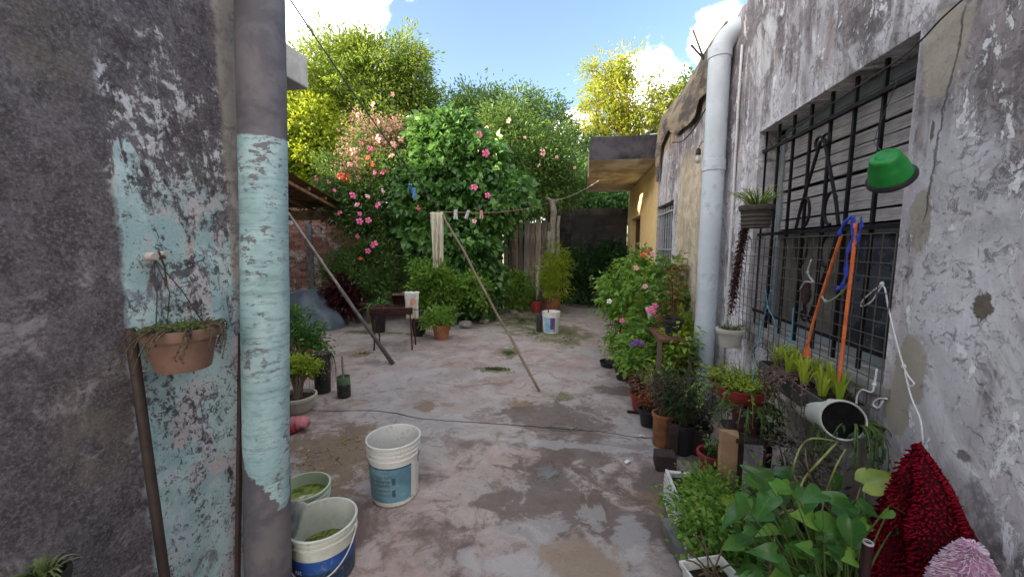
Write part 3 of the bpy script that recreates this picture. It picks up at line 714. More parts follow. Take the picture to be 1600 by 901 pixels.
# ------------------------------------------------------------------ shed roof at the left
sr = thing('lean_to_roof', 'rusty lean-to roof on beams above the brick wall at the left', 'roof', (-5, 6.5, 0))
A = at(441, 262, 5.0); B = at(537, 320, 7.95); D = at(437, 322, 8.3)
C2 = A+Vector((-3.2, -.4, -.1)); D2 = B+Vector((-3.6, 0, .0))
RUST = plain('rusty_sheet', (.17, .085, .045), .8, .5, 4, .5, .2, dirt_amt=.6, bd=.01)
def lerp2(u, v): return (A*(1-u)+C2*u)*(1-v)+(B*(1-u)+D2*u)*v
for s in range(6):
    q = M(); nu = 17; V = []
    for i in range(nu):
        for j in range(2):
            p = lerp2((s+i/(nu-1)*1.04)/6, j); V.append((p.x, p.y, p.z+.018*math.sin(i*PI/2*1.0)+.006*(s % 2)))
    q.add(V, [(i*2, i*2+1, i*2+3, i*2+2) for i in range(nu-1)])
    q.add([(v[0], v[1], v[2]+.003) for v in V], [(i*2, i*2+2, i*2+3, i*2+1) for i in range(nu-1)])
    ob('roof_sheet', q, RUST, sr, world=True)
OLDW = plain('dark_old_timber', (.20, .115, .06), .85, .35, 7, .6, .15, dirt_amt=.5)
for k in range(4):
    v = .08+.28*k; a = lerp2(.01, v); b = lerp2(1, v); q = M(); dn = Vector((0, 0, -.045))
    q.tube([a+dn, b+dn], .035, 4); ob('rafter', q, OLDW, sr, world=True)
for k in range(3):
    u = .02+.16*k; a = lerp2(u, .0); b = lerp2(u, 1.0); q = M(); q.tube([a+Vector((0, 0, -.11)), b+Vector((0, 0, -.11))], .03, 4); ob('purlin', q, OLDW, sr, world=True)
q = M(); e = lerp2(.02, .97); q.box((e.x-3.4, e.y-.03, 2.00), (e.x+.03, e.y+.05, e.z-.12), jit=.01); ob('beam', q, plain('pale_old_timber', (.26, .18, .11), .85, .4, 7, .5, .1), sr, world=True)
q = M(); q.box((-7.4, 8.17, 1.9), (B.x+.1, 8.20, 2.75)); ob('end_board', q, OLDW, sr, world=True)
for xx in (-6.6, -4.95):
    e = lerp2(.02 if xx > -5 else .6, .9); q = M(); q.box((e.x-.05, 7.88, -.03), (e.x+.04, 7.96, e.z-.1)); ob('post', q, OLDW, sr, world=True)

# ------------------------------------------------------------------ trees
LEAF_SUN = leafmat('leaf_sunlit_yellow', (.11, .18, .015), (.26, .36, .02), (.50, .54, .04), (.42, .30, .04), .05, .42, tcol=(.45, .50, .04))  # sunlight on this foliage is painted in as yellow-green leaf colour
LEAF_MID = leafmat('leaf_mid_green', (.040, .10, .02), (.085, .17, .035), (.17, .28, .05), (.26, .28, .05), .03, .35)
LEAF_GOLD = leafmat('leaf_sunlit_gold', (.09, .16, .03), (.26, .32, .035), (.48, .48, .06), (.55, .36, .06), .08, .45, tcol=(.6, .6, .06))  # golden leaf colour carries the evening sun on this crown
LEAF_VINE = leafmat('leaf_vine_green', (.030, .090, .018), (.070, .175, .035), (.16, .33, .065), (.17, .26, .05), .03, .30, .35, .5)
LEAF_HIB = leafmat('leaf_hibiscus', (.035, .085, .02), (.085, .165, .035), (.18, .29, .06), (.25, .22, .06), .03, .32)
BARK2 = plain('brown_bark', (.16, .13, .10), .9, .4, 8, .8, .1, bd=.02)

def tree(name, label, base, blobs, nclump, nleaf, cr, L, Wd, mat, trunk_r, forks, group=None, seed=1, T=T4, **kw):
    np.random.seed(seed); random.seed(seed)
    t = thing(name, label, 'tree', base, group=group); off = Vector(base)
    bl = [(b[0]-off, b[1]) for b in blobs]
    mm = M(); C = crown(mm, bl, nclump, nleaf, cr, L, Wd, T, **kw)
    o = ob('crown', mm, mat, t); o['kind'] = 'stuff'
    tm = M()
    cx = sum((b[0] for b in bl), Vector())/len(bl); fork = Vector((cx.x*.25, cx.y*.25, forks))
    tm.tube([(0, 0, -.05), fork*.5+Vector((.04, .03, 0)), fork], [trunk_r*1.25, trunk_r, trunk_r*.85], 9)
    for b in bl:
        e = b[0]+Vector((0, 0, b[1][2]*.35)); md = fork.lerp(e, .5)+Vector((random.uniform(-.3, .3), random.uniform(-.2, .2), .2))
        tm.tube(bez(fork, md, e, 7), [trunk_r*.6*(1-.8*k/6) for k in range(7)], 6)
    for k in range(min(len(C), 130)):
        c = Vector(C[k]); b = min(bl, key=lambda q: (q[0]-c).length)[0]; s = fork.lerp(b, random.uniform(.5, 1.0))
        tm.tube(bez(s, s.lerp(c, .5)+Vector((0, 0, .15)), c, 4), [trunk_r*.18, trunk_r*.13, trunk_r*.09, trunk_r*.04], 4)
    ob('trunk', tm, BARK2, t, smooth=True); return t
def fl0(p): return Vector((p.x, p.y, -.05))
def B_(px, py, zc, rpx, rpy, rd=None):
    c = at(px, py, zc); rx = rpx/FOC*zc; rz = rpy/FOC*zc; return (c, (rx, rd or (rx+rz)/2, rz))
LEAF_MID2 = leafmat('leaf_blue_green', (.040, .10, .025), (.09, .18, .04), (.19, .30, .07), (.25, .24, .08), .03, .35)
LEAF_TALL = leafmat('leaf_tall_tree', (.05, .11, .018), (.14, .23, .03), (.32, .40, .06), (.40, .30, .06), .05, .40, tcol=(.35, .45, .06))
# tall tree behind at left
tree('broadleaf_tree', 'tall light green tree rising behind the brick wall and hibiscus', fl0(at(590, 450, 13.0)),
     [B_(560, 150, 13, 110, 60), B_(605, 105, 13, 66, 42), B_(640, 135, 13.3, 40, 40), B_(520, 120, 12.8, 50, 50), B_(490, 170, 12.5, 65, 70), B_(560, 215, 12.8, 110, 60), B_(560, 85, 13, 26, 24), B_(660, 150, 13.2, 22, 40), B_(500, 85, 13, 22, 18)],
     560, 85, .36, .135, .056, LEAF_TALL, .17, 3.0, seed=11, shell=.5)
tree('broadleaf_tree', 'bright yellow-green tree low at the left above the lean-to roof', fl0(at(480, 450, 11.0)),
     [B_(475, 225, 11, 75, 62), B_(520, 265, 11, 50, 35), B_(450, 180, 11.2, 45, 45), B_(465, 270, 10.8, 60, 30)],
     330, 80, .32, .13, .07, LEAF_SUN, .12, 2.4, seed=12, shell=.5)
tree('broadleaf_tree', 'rounded dark green tree behind the vine, centre of the background', fl0(at(800, 450, 13.5)),
     [B_(775, 205, 13.5, 85, 60), B_(840, 215, 13.6, 55, 55), B_(885, 270, 13.8, 50, 55), B_(740, 185, 13.2, 48, 42), B_(830, 290, 13.2, 95, 50), B_(900, 250, 14.0, 28, 40), B_(715, 230, 13, 40, 60)],
     560, 85, .36, .13, .048, LEAF_MID2, .16, 2.8, seed=13, shell=.6)
tree('broadleaf_tree', 'golden-leaved tree standing above the porch slab', fl0(at(985, 450, 16.0)),
     [B_(948, 118, 16, 32, 34), B_(962, 165, 16, 50, 42), B_(975, 105, 16, 26, 26), B_(1000, 185, 16, 52, 34), B_(925, 175, 16, 22, 38), B_(1040, 175, 16.3, 36, 30), B_(1028, 135, 16.3, 16, 20), B_(950, 205, 16, 50, 18)],
     210, 55, .30, .15, .07, LEAF_GOLD, .15, 3.5, seed=14, shell=.35)
tree('broadleaf_tree', 'darker green tree showing just behind the parapet, right of the golden tree', fl0(at(1090, 450, 17.0)),
     [B_(1050, 170, 17.2, 32, 34), B_(1085, 140, 17.2, 24, 28), B_(1105, 170, 17, 60, 50)], 120, 60, .36, .15, .07, LEAF_MID, .14, 3.5, seed=15, shell=.4)
tree('broadleaf_tree', 'leafy dark green tree filling in behind the board fence and block wall', fl0(at(900, 450, 11.2)),
     [B_(880, 315, 11.2, 70, 30), B_(930, 305, 11.4, 50, 28), B_(970, 318, 11.4, 60, 24), B_(820, 300, 11.0, 60, 34), B_(890, 285, 11.6, 40, 22)],
     240, 80, .30, .12, .055, LEAF_VINE, .10, 1.9, seed=16, shell=.3)

# hibiscus tree and its flowers
np.random.seed(21); random.seed(21)
hb = onZ(628, 490, 0); hb.z = 0
hib = thing('hibiscus_tree', 'hibiscus tree with pink and red flowers, left of the climbing vine', 'tree', hb)
hz = 8.2
bl = [B_(590, 300, hz, 75, 55), B_(545, 290, hz, 45, 50), B_(640, 250, hz, 60, 55), B_(600, 235, hz, 50, 40), B_(520, 315, 7.9, 30, 25), B_(560, 345, 7.8, 30, 22), B_(620, 350, 7.9, 48, 34), B_(680, 230, 8.4, 50, 45)]
bl2 = [(b[0]-hb, b[1]) for b in bl]
mm = M(); C = crown(mm, bl2, 430, 70, .22, .078, .038, T4, shell=.45, droop=.3); o = ob('crown', mm, LEAF_HIB, hib); o['kind'] = 'stuff'
tm = M()
tm.tube([(0, 0, -.05), (-.03, 0, .6), (-.06, .02, 1.2), (-.1, 0, 1.7)], [.085, .07, .065, .06], 9)
tm.tube([(0, 0, .35), (.14, -.03, .75), (.32, 0, 1.2), (.5, .1, 1.9)], [.05, .04, .035, .03], 8)
tm.tube([(-.04, 0, .9), (-.16, 0, 1.3), (-.3, .1, 1.9)], [.05, .04, .03], 8)
for b in bl2: tm.tube(bez((-.1, 0, 1.6), b[0]*.6+Vector((0, 0, .6)), b[0], 6), [.045, .038, .03, .024, .016, .008], 6)
ob('trunk', tm, plain('grey_brown_trunk', (.27, .23, .18), .9, .35, 9, .8, .1, bd=.01), hib, smooth=True)
PINK = plain('pink_petal', (.80, .15, .36), .55, .18, 30, .1, .2, dirt=(.55, .05, .16)); RED = plain('red_petal', (.72, .08, .05), .55, .18, 30, .1, .2)
PALEP = plain('pale_pink_petal', (.85, .42, .45), .55, .15, 30, .1, .2, dirt=(.7, .2, .25)); YEL = plain('stamen_yellow', (.75, .55, .08), .6); WHT = plain('white_petal', (.8, .8, .78), .55, .05, 20, .1, .2)
def flower_mesh(mat, r=.06, n=5):
    q = M()
    for k in range(n):
        a = 2*PI*k/n; c, s = math.cos(a), math.sin(a)
        def P(u, v, w): return (u*c-v*s, u*s+v*c, w)
        q.add([P(.005, 0, 0), P(r*.4, r*.22, .018), P(r*.45, 0, .010), P(r*.4, -r*.22, .018), P(r*.85, r*.42, .012), P(r*.9, 0, .004), P(r*.85, -r*.42, .012), P(r*1.08, r*.15, -.004), P(r*1.08, -r*.15, -.004)],
              [(0, 2, 1), (0, 3, 2), (1, 2, 5, 4), (3, 6, 5, 2), (4, 5, 7), (5, 6, 8), (5, 8, 7)])
    q.tube([(0, 0, 0), (0, 0, r*.6), (0, .003, r*.9)], [.004, .004, .006], 5, mi=1)
    return q.mesh('flower', [mat, YEL])
FM = {k: flower_mesh(v) for k, v in (('p', PINK), ('r', RED), ('l', PALEP), ('w', WHT))}
def flower(parent, px, py, zc, kind='p', s=1.0, name='flower'):
    p = at(px, py, zc); o = ob(name, FM[kind], None, parent, loc=p-parent.location)
    d = (CAMP-p).normalized()*.8+Vector((random.uniform(-.9, .9), random.uniform(-.3, .3), random.uniform(-.5, .9))); s = s*random.uniform(.65, 1.15); o.rotation_euler = d.to_track_quat('Z', 'Y').to_euler()
    o.scale = (s,)*3; return o
for (x, y, k, s) in [(495, 281, 'p', 1.1), (553, 302, 'p', 1.2), (540, 280, 'r', 1.3), (530, 275, 'r', 1.0), (559, 322, 'p', 1.2), (562, 345, 'p', 1.2), (530, 334, 'p', 1.1), (590, 321, 'p', 1.1), (575, 305, 'l', 1.0),
                     (572, 389, 'p', 1.1), (586, 379, 'p', 1.3), (559, 367, 'p', 1.1), (565, 406, 'r', .8), (565, 225, 'p', 1.1), (581, 230, 'p', 1.2), (552, 234, 'l', 1.2), (604, 262, 'p', 1.3), (597, 268, 'p', 1.1), (588, 272, 'p', 1.2),
                     (580, 255, 'r', 1.1), (577, 248, 'r', 1.0), (600, 213, 'l', 1.4), (608, 205, 'l', 1.3), (590, 218, 'l', 1.3), (625, 197, 'l', 1.2), (650, 190, 'p', 1.2), (613, 150, 'l', 1.1), (580, 165, 'l', 1.0), (592, 190, 'l', 1.1),
                     (560, 180, 'l', 1.2), (570, 195, 'l', 1.1), (615, 225, 'l', 1.3), (625, 215, 'l', 1.1), (545, 255, 'l', 1.1), (533, 262, 'l', 1.0), (515, 285, 'l', 1.0), (555, 318, 'w', .7), (509, 307, 'r', .7), (563, 335, 'p', 1.0),
                     (575, 345, 'p', 1.1), (598, 300, 'l', .9), (520, 300, 'p', .9), (560, 280, 'l', 1.1), (612, 245, 'l', 1.2), (628, 240, 'l', 1.0), (640, 205, 'l', 1.0)]:
    flower(hib, x+random.uniform(-3, 3), y+random.uniform(-3, 3), 7.45-(.35 if y > 295 else 0)+(.4 if y < 215 else 0), k, s*.95)

np.random.seed(27); random.seed(27)
LEAF_SAL = leafmat('salmon_bract', (.16, .16, .06), (.50, .28, .22), (.75, .42, .36), (.80, .25, .35), .2, .35)
bl = [B_(592, 215, 8.0, 40, 26), B_(572, 250, 7.9, 34, 22), B_(560, 195, 8.1, 26, 18), B_(620, 200, 8.1, 24, 20), B_(545, 275, 7.8, 22, 16), B_(605, 240, 7.9, 22, 18), B_(540, 225, 8.2, 18, 14)]
mm = M(); crown(mm, [(b[0]-hb, b[1]) for b in bl], 130, 30, .17, .05, .034, T4, shell=.3, droop=.1); o = ob('blossom', mm, LEAF_SAL, hib); o['kind'] = 'stuff'
# climbing vine mound
np.random.seed(31); random.seed(31)
vb = onZ(730, 490, 0); vb.z = 0
vine = thing('climbing_vine', 'dense dark green mound of climbing vine with large leaves, centre of the yard', 'plant', vb)
vz = 7.6
bl = [B_(700, 235, vz, 48, 45), B_(685, 215, vz, 34, 28), B_(735, 265, vz, 55, 50), B_(690, 300, vz, 75, 50), B_(770, 310, vz, 62, 42), B_(722, 370, vz, 70, 55), B_(765, 335, vz, 34, 30), B_(700, 440, vz, 58, 46), B_(745, 445, vz, 42, 46), B_(655, 310, vz, 40, 40), B_(665, 380, vz, 30, 55), B_(715, 190, vz, 26, 14)]
bl2 = [(b[0]-vb, (b[1][0], b[1][1]*.75, b[1][2])) for b in bl]
mm = M(); crown(mm, bl2, 900, 24, .17, .105, .092, TH, shell=.72, droop=.75, up=.35); crown(mm, bl2, 300, 40, .15, .06, .04, T4, shell=.5, droop=.3)
o = ob('foliage', mm, LEAF_VINE, vine); o['kind'] = 'stuff'
tm = M()
for b in bl2:
    for k in range(3):
        e = b[0]+Vector((random.uniform(-.3, .3), random.uniform(-.2, .2), 0)); tm.tube(bez((random.uniform(-.4, .4), random.uniform(-.1, .2), -.03), (e.x*.5, e.y*.5, e.z*.6), e, 7), [.03, .025, .022, .018, .014, .01, .006], 5)
ob('stem', tm, BARK2, vine, smooth=True)
for (x, y, k, s) in [(741, 292, 'p', 1.55), (762, 305, 'p', 1.2), (654, 325, 'p', 1.1), (741, 345, 'l', .9), (749, 210, 'p', 1.1), (759, 239, 'p', 1.2)]: flower(vine, x, y, 6.85 if y > 250 else 7.0, k, s*.9)
# second hibiscus, right of the vine
np.random.seed(33); random.seed(33)
h2 = onZ(800, 482, 0); h2.z = 0
hb2 = thing('hibiscus_tree', 'loose hibiscus bush with few pink blooms, right of the climbing vine', 'tree', h2)
bl = [B_(800, 240, 9, 55, 50), B_(850, 255, 9.2, 48, 45), B_(790, 190, 9.3, 45, 34), B_(835, 300, 9, 40, 30), B_(770, 270, 8.8, 40, 40), B_(880, 290, 9.3, 36, 34)]
bl2 = [(b[0]-h2, b[1]) for b in bl]
mm = M(); crown(mm, bl2, 330, 70, .26, .09, .04, T4, shell=.4, droop=.2); o = ob('crown', mm, LEAF_HIB, hb2); o['kind'] = 'stuff'
tm = M(); tm.tube([(0, 0, -.05), (.05, .05, .9), (0, .1, 1.9)], [.06, .05, .04], 8)
for b in bl2: tm.tube(bez((0, .1, 1.8), b[0]*.7+Vector((0, 0, .5)), b[0]+Vector((0, 0, b[1][2]*.6)), 6), [.035, .03, .024, .018, .012, .006], 5)
ob('trunk', tm, BARK2, hb2, smooth=True)
for (x, y, k, s) in [(795, 188, 'l', 1.1), (848, 238, 'l', 1.2), (812, 285, 'l', 1.1), (783, 265, 'p', 1.0), (784, 270, 'l', .9), (805, 270, 'l', .9), (842, 258, 'l', .9), (820, 215, 'l', .8), (870, 245, 'l', .8), (760, 200, 'l', .9), (898, 262, 'l', .7)]: flower(hb2, x, y, 8.35, k, s)

# ------------------------------------------------------------------ generic plants
def plantgeo(style, rnd, h=.4, sp=.2, n=12, L=.07, Wd=.035, nl=9, T=T4, droop=.2, lean=(0, 0), sr_=.0035, base_r=.06, t0=.25, top=0.0):
    """returns foliage mesh and stem mesh builders"""
    f = M(); s = M(); P = []; D = []; N = []; Ls = []
    for k in range(n):
        a = rnd.uniform(0, 2*PI); hh = h*rnd.uniform(.55, 1.05); q = rnd.uniform(.3, 1)
        b = Vector((base_r*rnd.uniform(0, 1)*math.cos(a), base_r*rnd.uniform(0, 1)*math.sin(a), top))
        if style == 'leafy':
            e = b+Vector((sp*q*math.cos(a)+lean[0]*hh, sp*q*math.sin(a)+lean[1]*hh, hh)); c = b+Vector((sp*.15*math.cos(a), sp*.15*math.sin(a), hh*.6))
        elif style == 'trail':
            e = b+Vector((sp*math.cos(a)*rnd.uniform(.7, 1.2)+lean[0], sp*math.sin(a)*rnd.uniform(.7, 1.2)+lean[1], -hh)); c = b+Vector((sp*1.1*math.cos(a), sp*1.1*math.sin(a), .05))
        pts = bez(b, c, e, 7); s.tube(pts, [sr_*(1.2-.9*i/6) for i in range(7)], 4)
        for i in range(nl):
            t = t0+(1.02-t0)*i/max(1, nl-1); x = t*6; j = min(5, int(x)); p = pts[j].lerp(pts[j+1], min(1, x-j)); tg = (pts[min(j+1, 6)]-pts[j]).normalized()
            ga = i*2.4+a; sd = Vector((math.cos(ga), math.sin(ga), .0)); sd = (sd-tg*sd.dot(tg))
            d = sd*.85+tg*.45+Vector((0, 0, -droop)); P.append(p); D.append(d); N.append(Vector((rnd.uniform(-.3, .3), rnd.uniform(-.3, .3), 1))+tg*.2); Ls.append(rnd.uniform(.6, 1.15)*(1-.25*t))
    Ls = np.array(Ls)
    leaves(f, [tuple(p) for p in P], [tuple(d) for d in D], [tuple(x) for x in N], L*Ls, Wd*Ls, T)
    return f, s
def blades(rnd, n=30, h=.25, sp=.2, w=.012, curl=.5, base_r=.03, top=0.0, seg=5):
    f = M()
    for k in range(n):
        a = rnd.uniform(0, 2*PI); q = rnd.uniform(.25, 1); hh = h*rnd.uniform(.6, 1.1)
        b = Vector((base_r*q*math.cos(a), base_r*q*math.sin(a), top)); c = b+Vector((sp*.35*q*math.cos(a), sp*.35*q*math.sin(a), hh)); e = b+Vector((sp*q*math.cos(a), sp*q*math.sin(a), hh*(1-curl*q*1.2)))
        pts = bez(b, c, e, seg+1); sd = Vector((-math.sin(a), math.cos(a), 0)); V = []
        for i, p in enumerate(pts):
            ww = w*(1-(i/seg)**2*.95)*(.6+.4*min(1, i/1.5)); V += [tuple(p-sd*ww*.5), tuple(p+Vector((0, 0, -ww*.22))), tuple(p+sd*ww*.5)]
        f.add(V, [x for i in range(seg) for x in ((i*3, i*3+1, i*3+4, i*3+3), (i*3+1, i*3+2, i*3+5, i*3+4))])
    return f
TERRA = plain('terracotta', (.40, .17, .10), .8, .2, 10, .3, .2, dirt=(.16, .11, .09), dirt_amt=.5)
REDP = plain('red_plastic', (.30, .045, .04), .45, .2, 9, .1, .4, dirt_amt=.4)
BLACKP = plain('black_plastic', (.025, .025, .028), .5, .2, 12, .2, .4, dirt=(.12, .10, .08), dirt_amt=.4)
WHITEP = plain('white_plastic', (.70, .70, .67), .45, .08, 11, .12, .4, dirt=(.30, .25, .19), dirt_amt=.6)
GREYP = plain('grey_plastic', (.24, .24, .25), .5, .15, 9, .1, .4, dirt_amt=.4)
CREAMP = plain('cream_pot', (.50, .48, .42), .5, .1, 9, .1, .4, dirt_amt=.4)
SOIL = plain('potting_soil', (.035, .025, .018), .95, .4, 25, .8, .1, bd=.01)
STEMG = plain('green_stem', (.10, .15, .04), .6, .3, 20, .1)
STEMB = plain('brown_stem', (.10, .07, .045), .8, .3, 20, .2)
def pot_mesh(r, h, taper=.72, rim=.012, lip=.03, n=28, ribs=0):
    q = M(); rb = r*taper
    prof = [(0, 0), (rb*.97, 0), (rb, .006)]
    if ribs:
        for k in range(ribs): 
            t = (k+.5)/ribs; rr = rb+(r-rb)*t*.9; prof += [(rr-.003, h*(t*.9)), (rr+.003, h*(t*.9+.4*.9/ribs))]
    prof += [(r-(r-rb)*lip/h, h-lip), (r+rim*.6, h-lip), (r+rim, h-lip*.3), (r+rim*.8, h), (r-.004, h), (r-.008, h-.01), (r*.93, h-.035), (0, h-.035)]
    q.lathe(prof, n); return q
def potplant(label, base, r, h, pmat, builders, group=None, taper=.72, rz=0.0, ribs=0, potname='pot', cat='potted plant', soil=True, name='potted_plant'):
    t = thing(name, label, cat, base, rz, group)
    ob(potname, pot_mesh(r, h, taper, ribs=ribs), pmat, t, smooth=True, auto=.7)
    if soil:
        s = M(); s.disc(r*.92, h-.028, 20, jit=.006); ob('soil', s, SOIL, t)
    for (nm, mmm, mat) in builders: 
        if mmm.n: 
            o = ob(nm, mmm, mat, t)
            if nm in ('foliage',): o['kind'] = 'stuff'
    return t
R = random.Random(5)

# ------------------------------------------------------------------ drainpipes
PVC = plain('weathered_pale_pvc', (.66, .72, .77), .45, .10, 4, .1, .4, dirt=(.20, .20, .20), dirt_amt=.35)
pr = .080; pxx = RX-.10
ptop = onX(1128, 62, pxx); py_ = onX(1113, 300, pxx).y
dp = thing('drainpipe', 'thick pale plastic drainpipe running down the right wall beside the barred window', 'drainpipe', (pxx, py_, 0))
mm = M(); zt = 3.02
el = [(pxx, py_, -.02), (pxx, py_, 1.2), (pxx, py_, 2.2), (pxx, py_, zt-.10)]
for k in range(1, 8):
    a = k/7*PI*.5*.92; el.append((pxx+.13*(1-math.cos(a)), py_-.05*(1-math.cos(a)), zt-.10+.17*math.sin(a)))
e = el[-1]; el.append((e[0]+.25, e[1]-.06, e[2]+.01)); mm.tube(el, pr, 28)
ob('pipe', mm, PVC, dp, world=True, smooth=True, auto=.8)
for z in (2.05, zt-.12):
    mm = M(); mm.lathe([(pr+.0005, z), (pr+.007, z+.004), (pr+.007, z+.085), (pr+.0005, z+.09)], 28, (pxx, py_, 0)); ob('collar', mm, PVC, dp, world=True, smooth=True, auto=.8)
# thin white conduit beside it
cd = thing('conduit', 'thin white cable conduit on the wall just right of the pale drainpipe', 'conduit', (RX-.015, py_-.20, 0))
mm = M(); mm.tube([(0, 0, .1), (.002, 0, 1.2), (-.002, 0, 2.5), (0, 0, 2.9)], .009, 7); ob('tube', mm, WHITEP, cd, smooth=True)

g = G('peeling_turquoise_pipe'); c = g.co(); X, Y, Z = g.sep(c)
b = g.noise(c, 6, 6, .65, .4); f = g.noise(g.scale(c, 1, 1, 2.2), 26, 6, .72, .4); hz_ = g.noise(g.scale(c, .6, .6, 9), 8, 5, .7)
turq = g.mix(b.st(.35, .65), (.27, .43, .45), (.42, .58, .60)); turq = g.mix((hz_*.5+f*.5).st(.48, .58)*.65, turq, (.20, .30, .32))
zt2 = at(405, 222, 1.43).z; zb2 = at(405, 720, 1.43).z
bare = (Z+(b-.5)*.05+(f-.5)*.02).st(zt2-.004, zt2+.004)
low = (Z-1.0+(g.noise(c, 3.2, 5, .6, .5)-.5)*.9+(f-.5)*.10+(X-(-1.15))*2.4+Y*0.0).st(zb2-1.0+.05, zb2-1.0+.03)
chips = (f*.6+b*.4).st(.550, .568)
chips = chips*(g.noise(g.scale(c, 1, 1, 1, (4, 4, 1)), 5, 3, .5).st(.42, .54)*.85+.15)
mask = bare.mx(low).mx(chips*.9)
col = g.mix(mask, turq, g.mix(g.mix(b.st(.4, .6), .0, .8) if False else b.st(.4, .6), (.10, .095, .11), (.16, .15, .165)))
col = g.mix(low*(b.st(.5, .6))*.35, col, (.17, .15, .13))
TPIPE = g.done(col, .62, g.bump(f*.5-mask*.8, .5, .004), .3)
tc = at(412, 400, 1.43); lp = thing('drainpipe', 'drainpipe with peeling turquoise paint at the corner of the left wall', 'drainpipe', (tc.x, tc.y, 0))
tt = at(407, -40, 1.36); tb = at(421, 960, 1.50)
d = (tt-tb); u1 = tb-d*.35; u2 = tt+d*.5
mm = M(); n_ = 16; pts = [u1.lerp(u2, k/(n_-1)) for k in range(n_)]; pts = [(p.x+.003*math.sin(k), p.y, p.z) for k, p in enumerate(pts)]
mm.tube(pts, [.0775+.0012*math.sin(k*2.1) for k in range(n_)], 36); ob('pipe', mm, TPIPE, lp, world=True, smooth=True, auto=.8)

# ------------------------------------------------------------------ left wall things
WOODH = plain('dark_worn_handle', (.050, .036, .032), .6, .35, 14, .3, .3, dirt_amt=.4)
bh = thing('broomstick', 'round dark wooden tool handle leaning on the left wall beside the hanging pot', 'tool handle', onX(262, 900, LX+.10))
a = onX(203, 512, LX+.035); b = onX(258, 905, LX+.09); dd = (b-a)
mm = M(); mm.tube([a-dd*.0, a+dd*.02, a+dd*.5, b, b+dd*.55], [.0105, .0138, .0132, .0128, .0125], 14); ob('shaft', mm, WOODH, bh, world=True, smooth=True, auto=.9)
bt = thing('wooden_batten', 'narrow brown batten standing upright between left wall and turquoise pipe', 'batten', onX(373, 900, LX+.04))
a = onX(377, 520, LX+.045); b = onX(371, 905, LX+.045); mm = M(); dd = b-a
mm.tube([a, a+dd*.5, b+dd*.6], .010, 4); ob('strip', mm, plain('brown_batten', (.055, .036, .030), .75, .3, 12, .4), bt, world=True)

wp_c = onX(283, 520, LX+.105)
hp = thing('hanging_pot', 'terracotta-coloured pot with small green plant hanging by wire on the left wall', 'hanging pot', (wp_c.x, wp_c.y, onX(283, 575, LX+.105).z))
hpz = hp.location.z; hh = onX(283, 510, LX+.105).z-hpz
q = pot_mesh(.092, hh, .74, .006, .03, 32, 0); o = ob('pot', q, plain('brown_terracotta', (.21, .130, .098), .7, .2, 10, .2, .3, dirt_amt=.4), hp, smooth=True, auto=.7)
s = M(); s.disc(.085, hh-.026, 20, jit=.005); ob('soil', s, SOIL, hp)
f, s = plantgeo('leafy', R, .045, .035, 90, .013, .010, 9, T4, .2, base_r=.085, top=hh-.03); 
f2, s2 = plantgeo('trail', R, .075, .085, 26, .013, .009, 12, T4, .2, base_r=.06, top=hh-.01, lean=(0, -.045))
LEAF_OLIVE = leafmat('leaf_olive', (.04, .06, .015), (.085, .12, .03), (.16, .20, .05), None, .0, .25)
o = ob('foliage', f, LEAF_HIB, hp); o['kind'] = 'stuff'; ob('trailing_stem', s2, STEMB, hp); o = ob('trailing_foliage', f2, leafmat('leaf_dry', (.02, .02, .015), (.05, .045, .02), (.10, .09, .03)), hp); o['kind'] = 'stuff'; ob('stem', s, STEMG, hp)
hook = onX(240, 402, LX+.02)
WIRE = plain('dark_wire', (.04, .035, .035), .6, .2, 20)
for dy in (-.07, .0, .075):
    q = M(); q.tube([hook-hp.location, Vector((0, dy, hh))*.5+(hook-hp.location)*.5+Vector((0.01, 0, 0)), (0.0 if dy else -.05, dy, hh-.01)], .0016, 5); ob('hanger_wire', q, WIRE, hp)
hk = thing('ceramic_insulator', 'small white ceramic insulator with rusty bolt on the left wall above the pot', 'insulator', hook)
mz = Matrix.Rotation(PI/2, 4, 'Y')
STW = plain('stained_porcelain', (.42, .39, .36), .5, .3, 40, .2, .3, dirt=(.12, .09, .08), dirt_amt=.8)
q = M(); q.lathe([(0, .03), (.013, .03), (.017, .02), (.011, .012), (.017, .004), (.014, -.012), (0, -.014)], 16, (0, -.012, .004), mz @ Matrix.Scale(.8, 4)); ob('knob', q, STW, hk, smooth=True, auto=.8)
q = M(); q.lathe([(0, .022), (.010, .022), (.013, .012), (.008, .004), (.012, -.004), (0, -.014)], 16, (0, .022, .010), mz @ Matrix.Scale(.8, 4)); ob('knob', q, STW, hk, smooth=True, auto=.8)
q = M(); q.tube([(-.02, .006, 0), (.03, .006, .002)], .006, 6); q.tube([(.01, .008, .02), (.012, .02, -.03), (.012, .02, -.08), (.02, .012, -.085), (.02, .008, -.06)], .0028, 5); ob('bolt', q, plain('rust_bolt', (.08, .045, .03), .8), hk)
# spider plant at the lower left
sp = at(52, 900, .86); spz = sp
t = thing('spider_plant', 'small pale-edged spider plant at the bottom left corner against the wall', 'plant', (sp.x+.03, sp.y, sp.z+.0))
f = blades(R, 34, .055, .06, .009, .6, .012); o = ob('foliage', f, leafmat('leaf_spider', (.06, .10, .03), (.12, .18, .05), (.28, .32, .16)), t); o['kind'] = 'stuff'
q = pot_mesh(.04, .5, .9, .004, .02, 18); o = ob('pot', q, BLACKP, t, smooth=True, auto=.7); o.location = (0, 0, -.49)

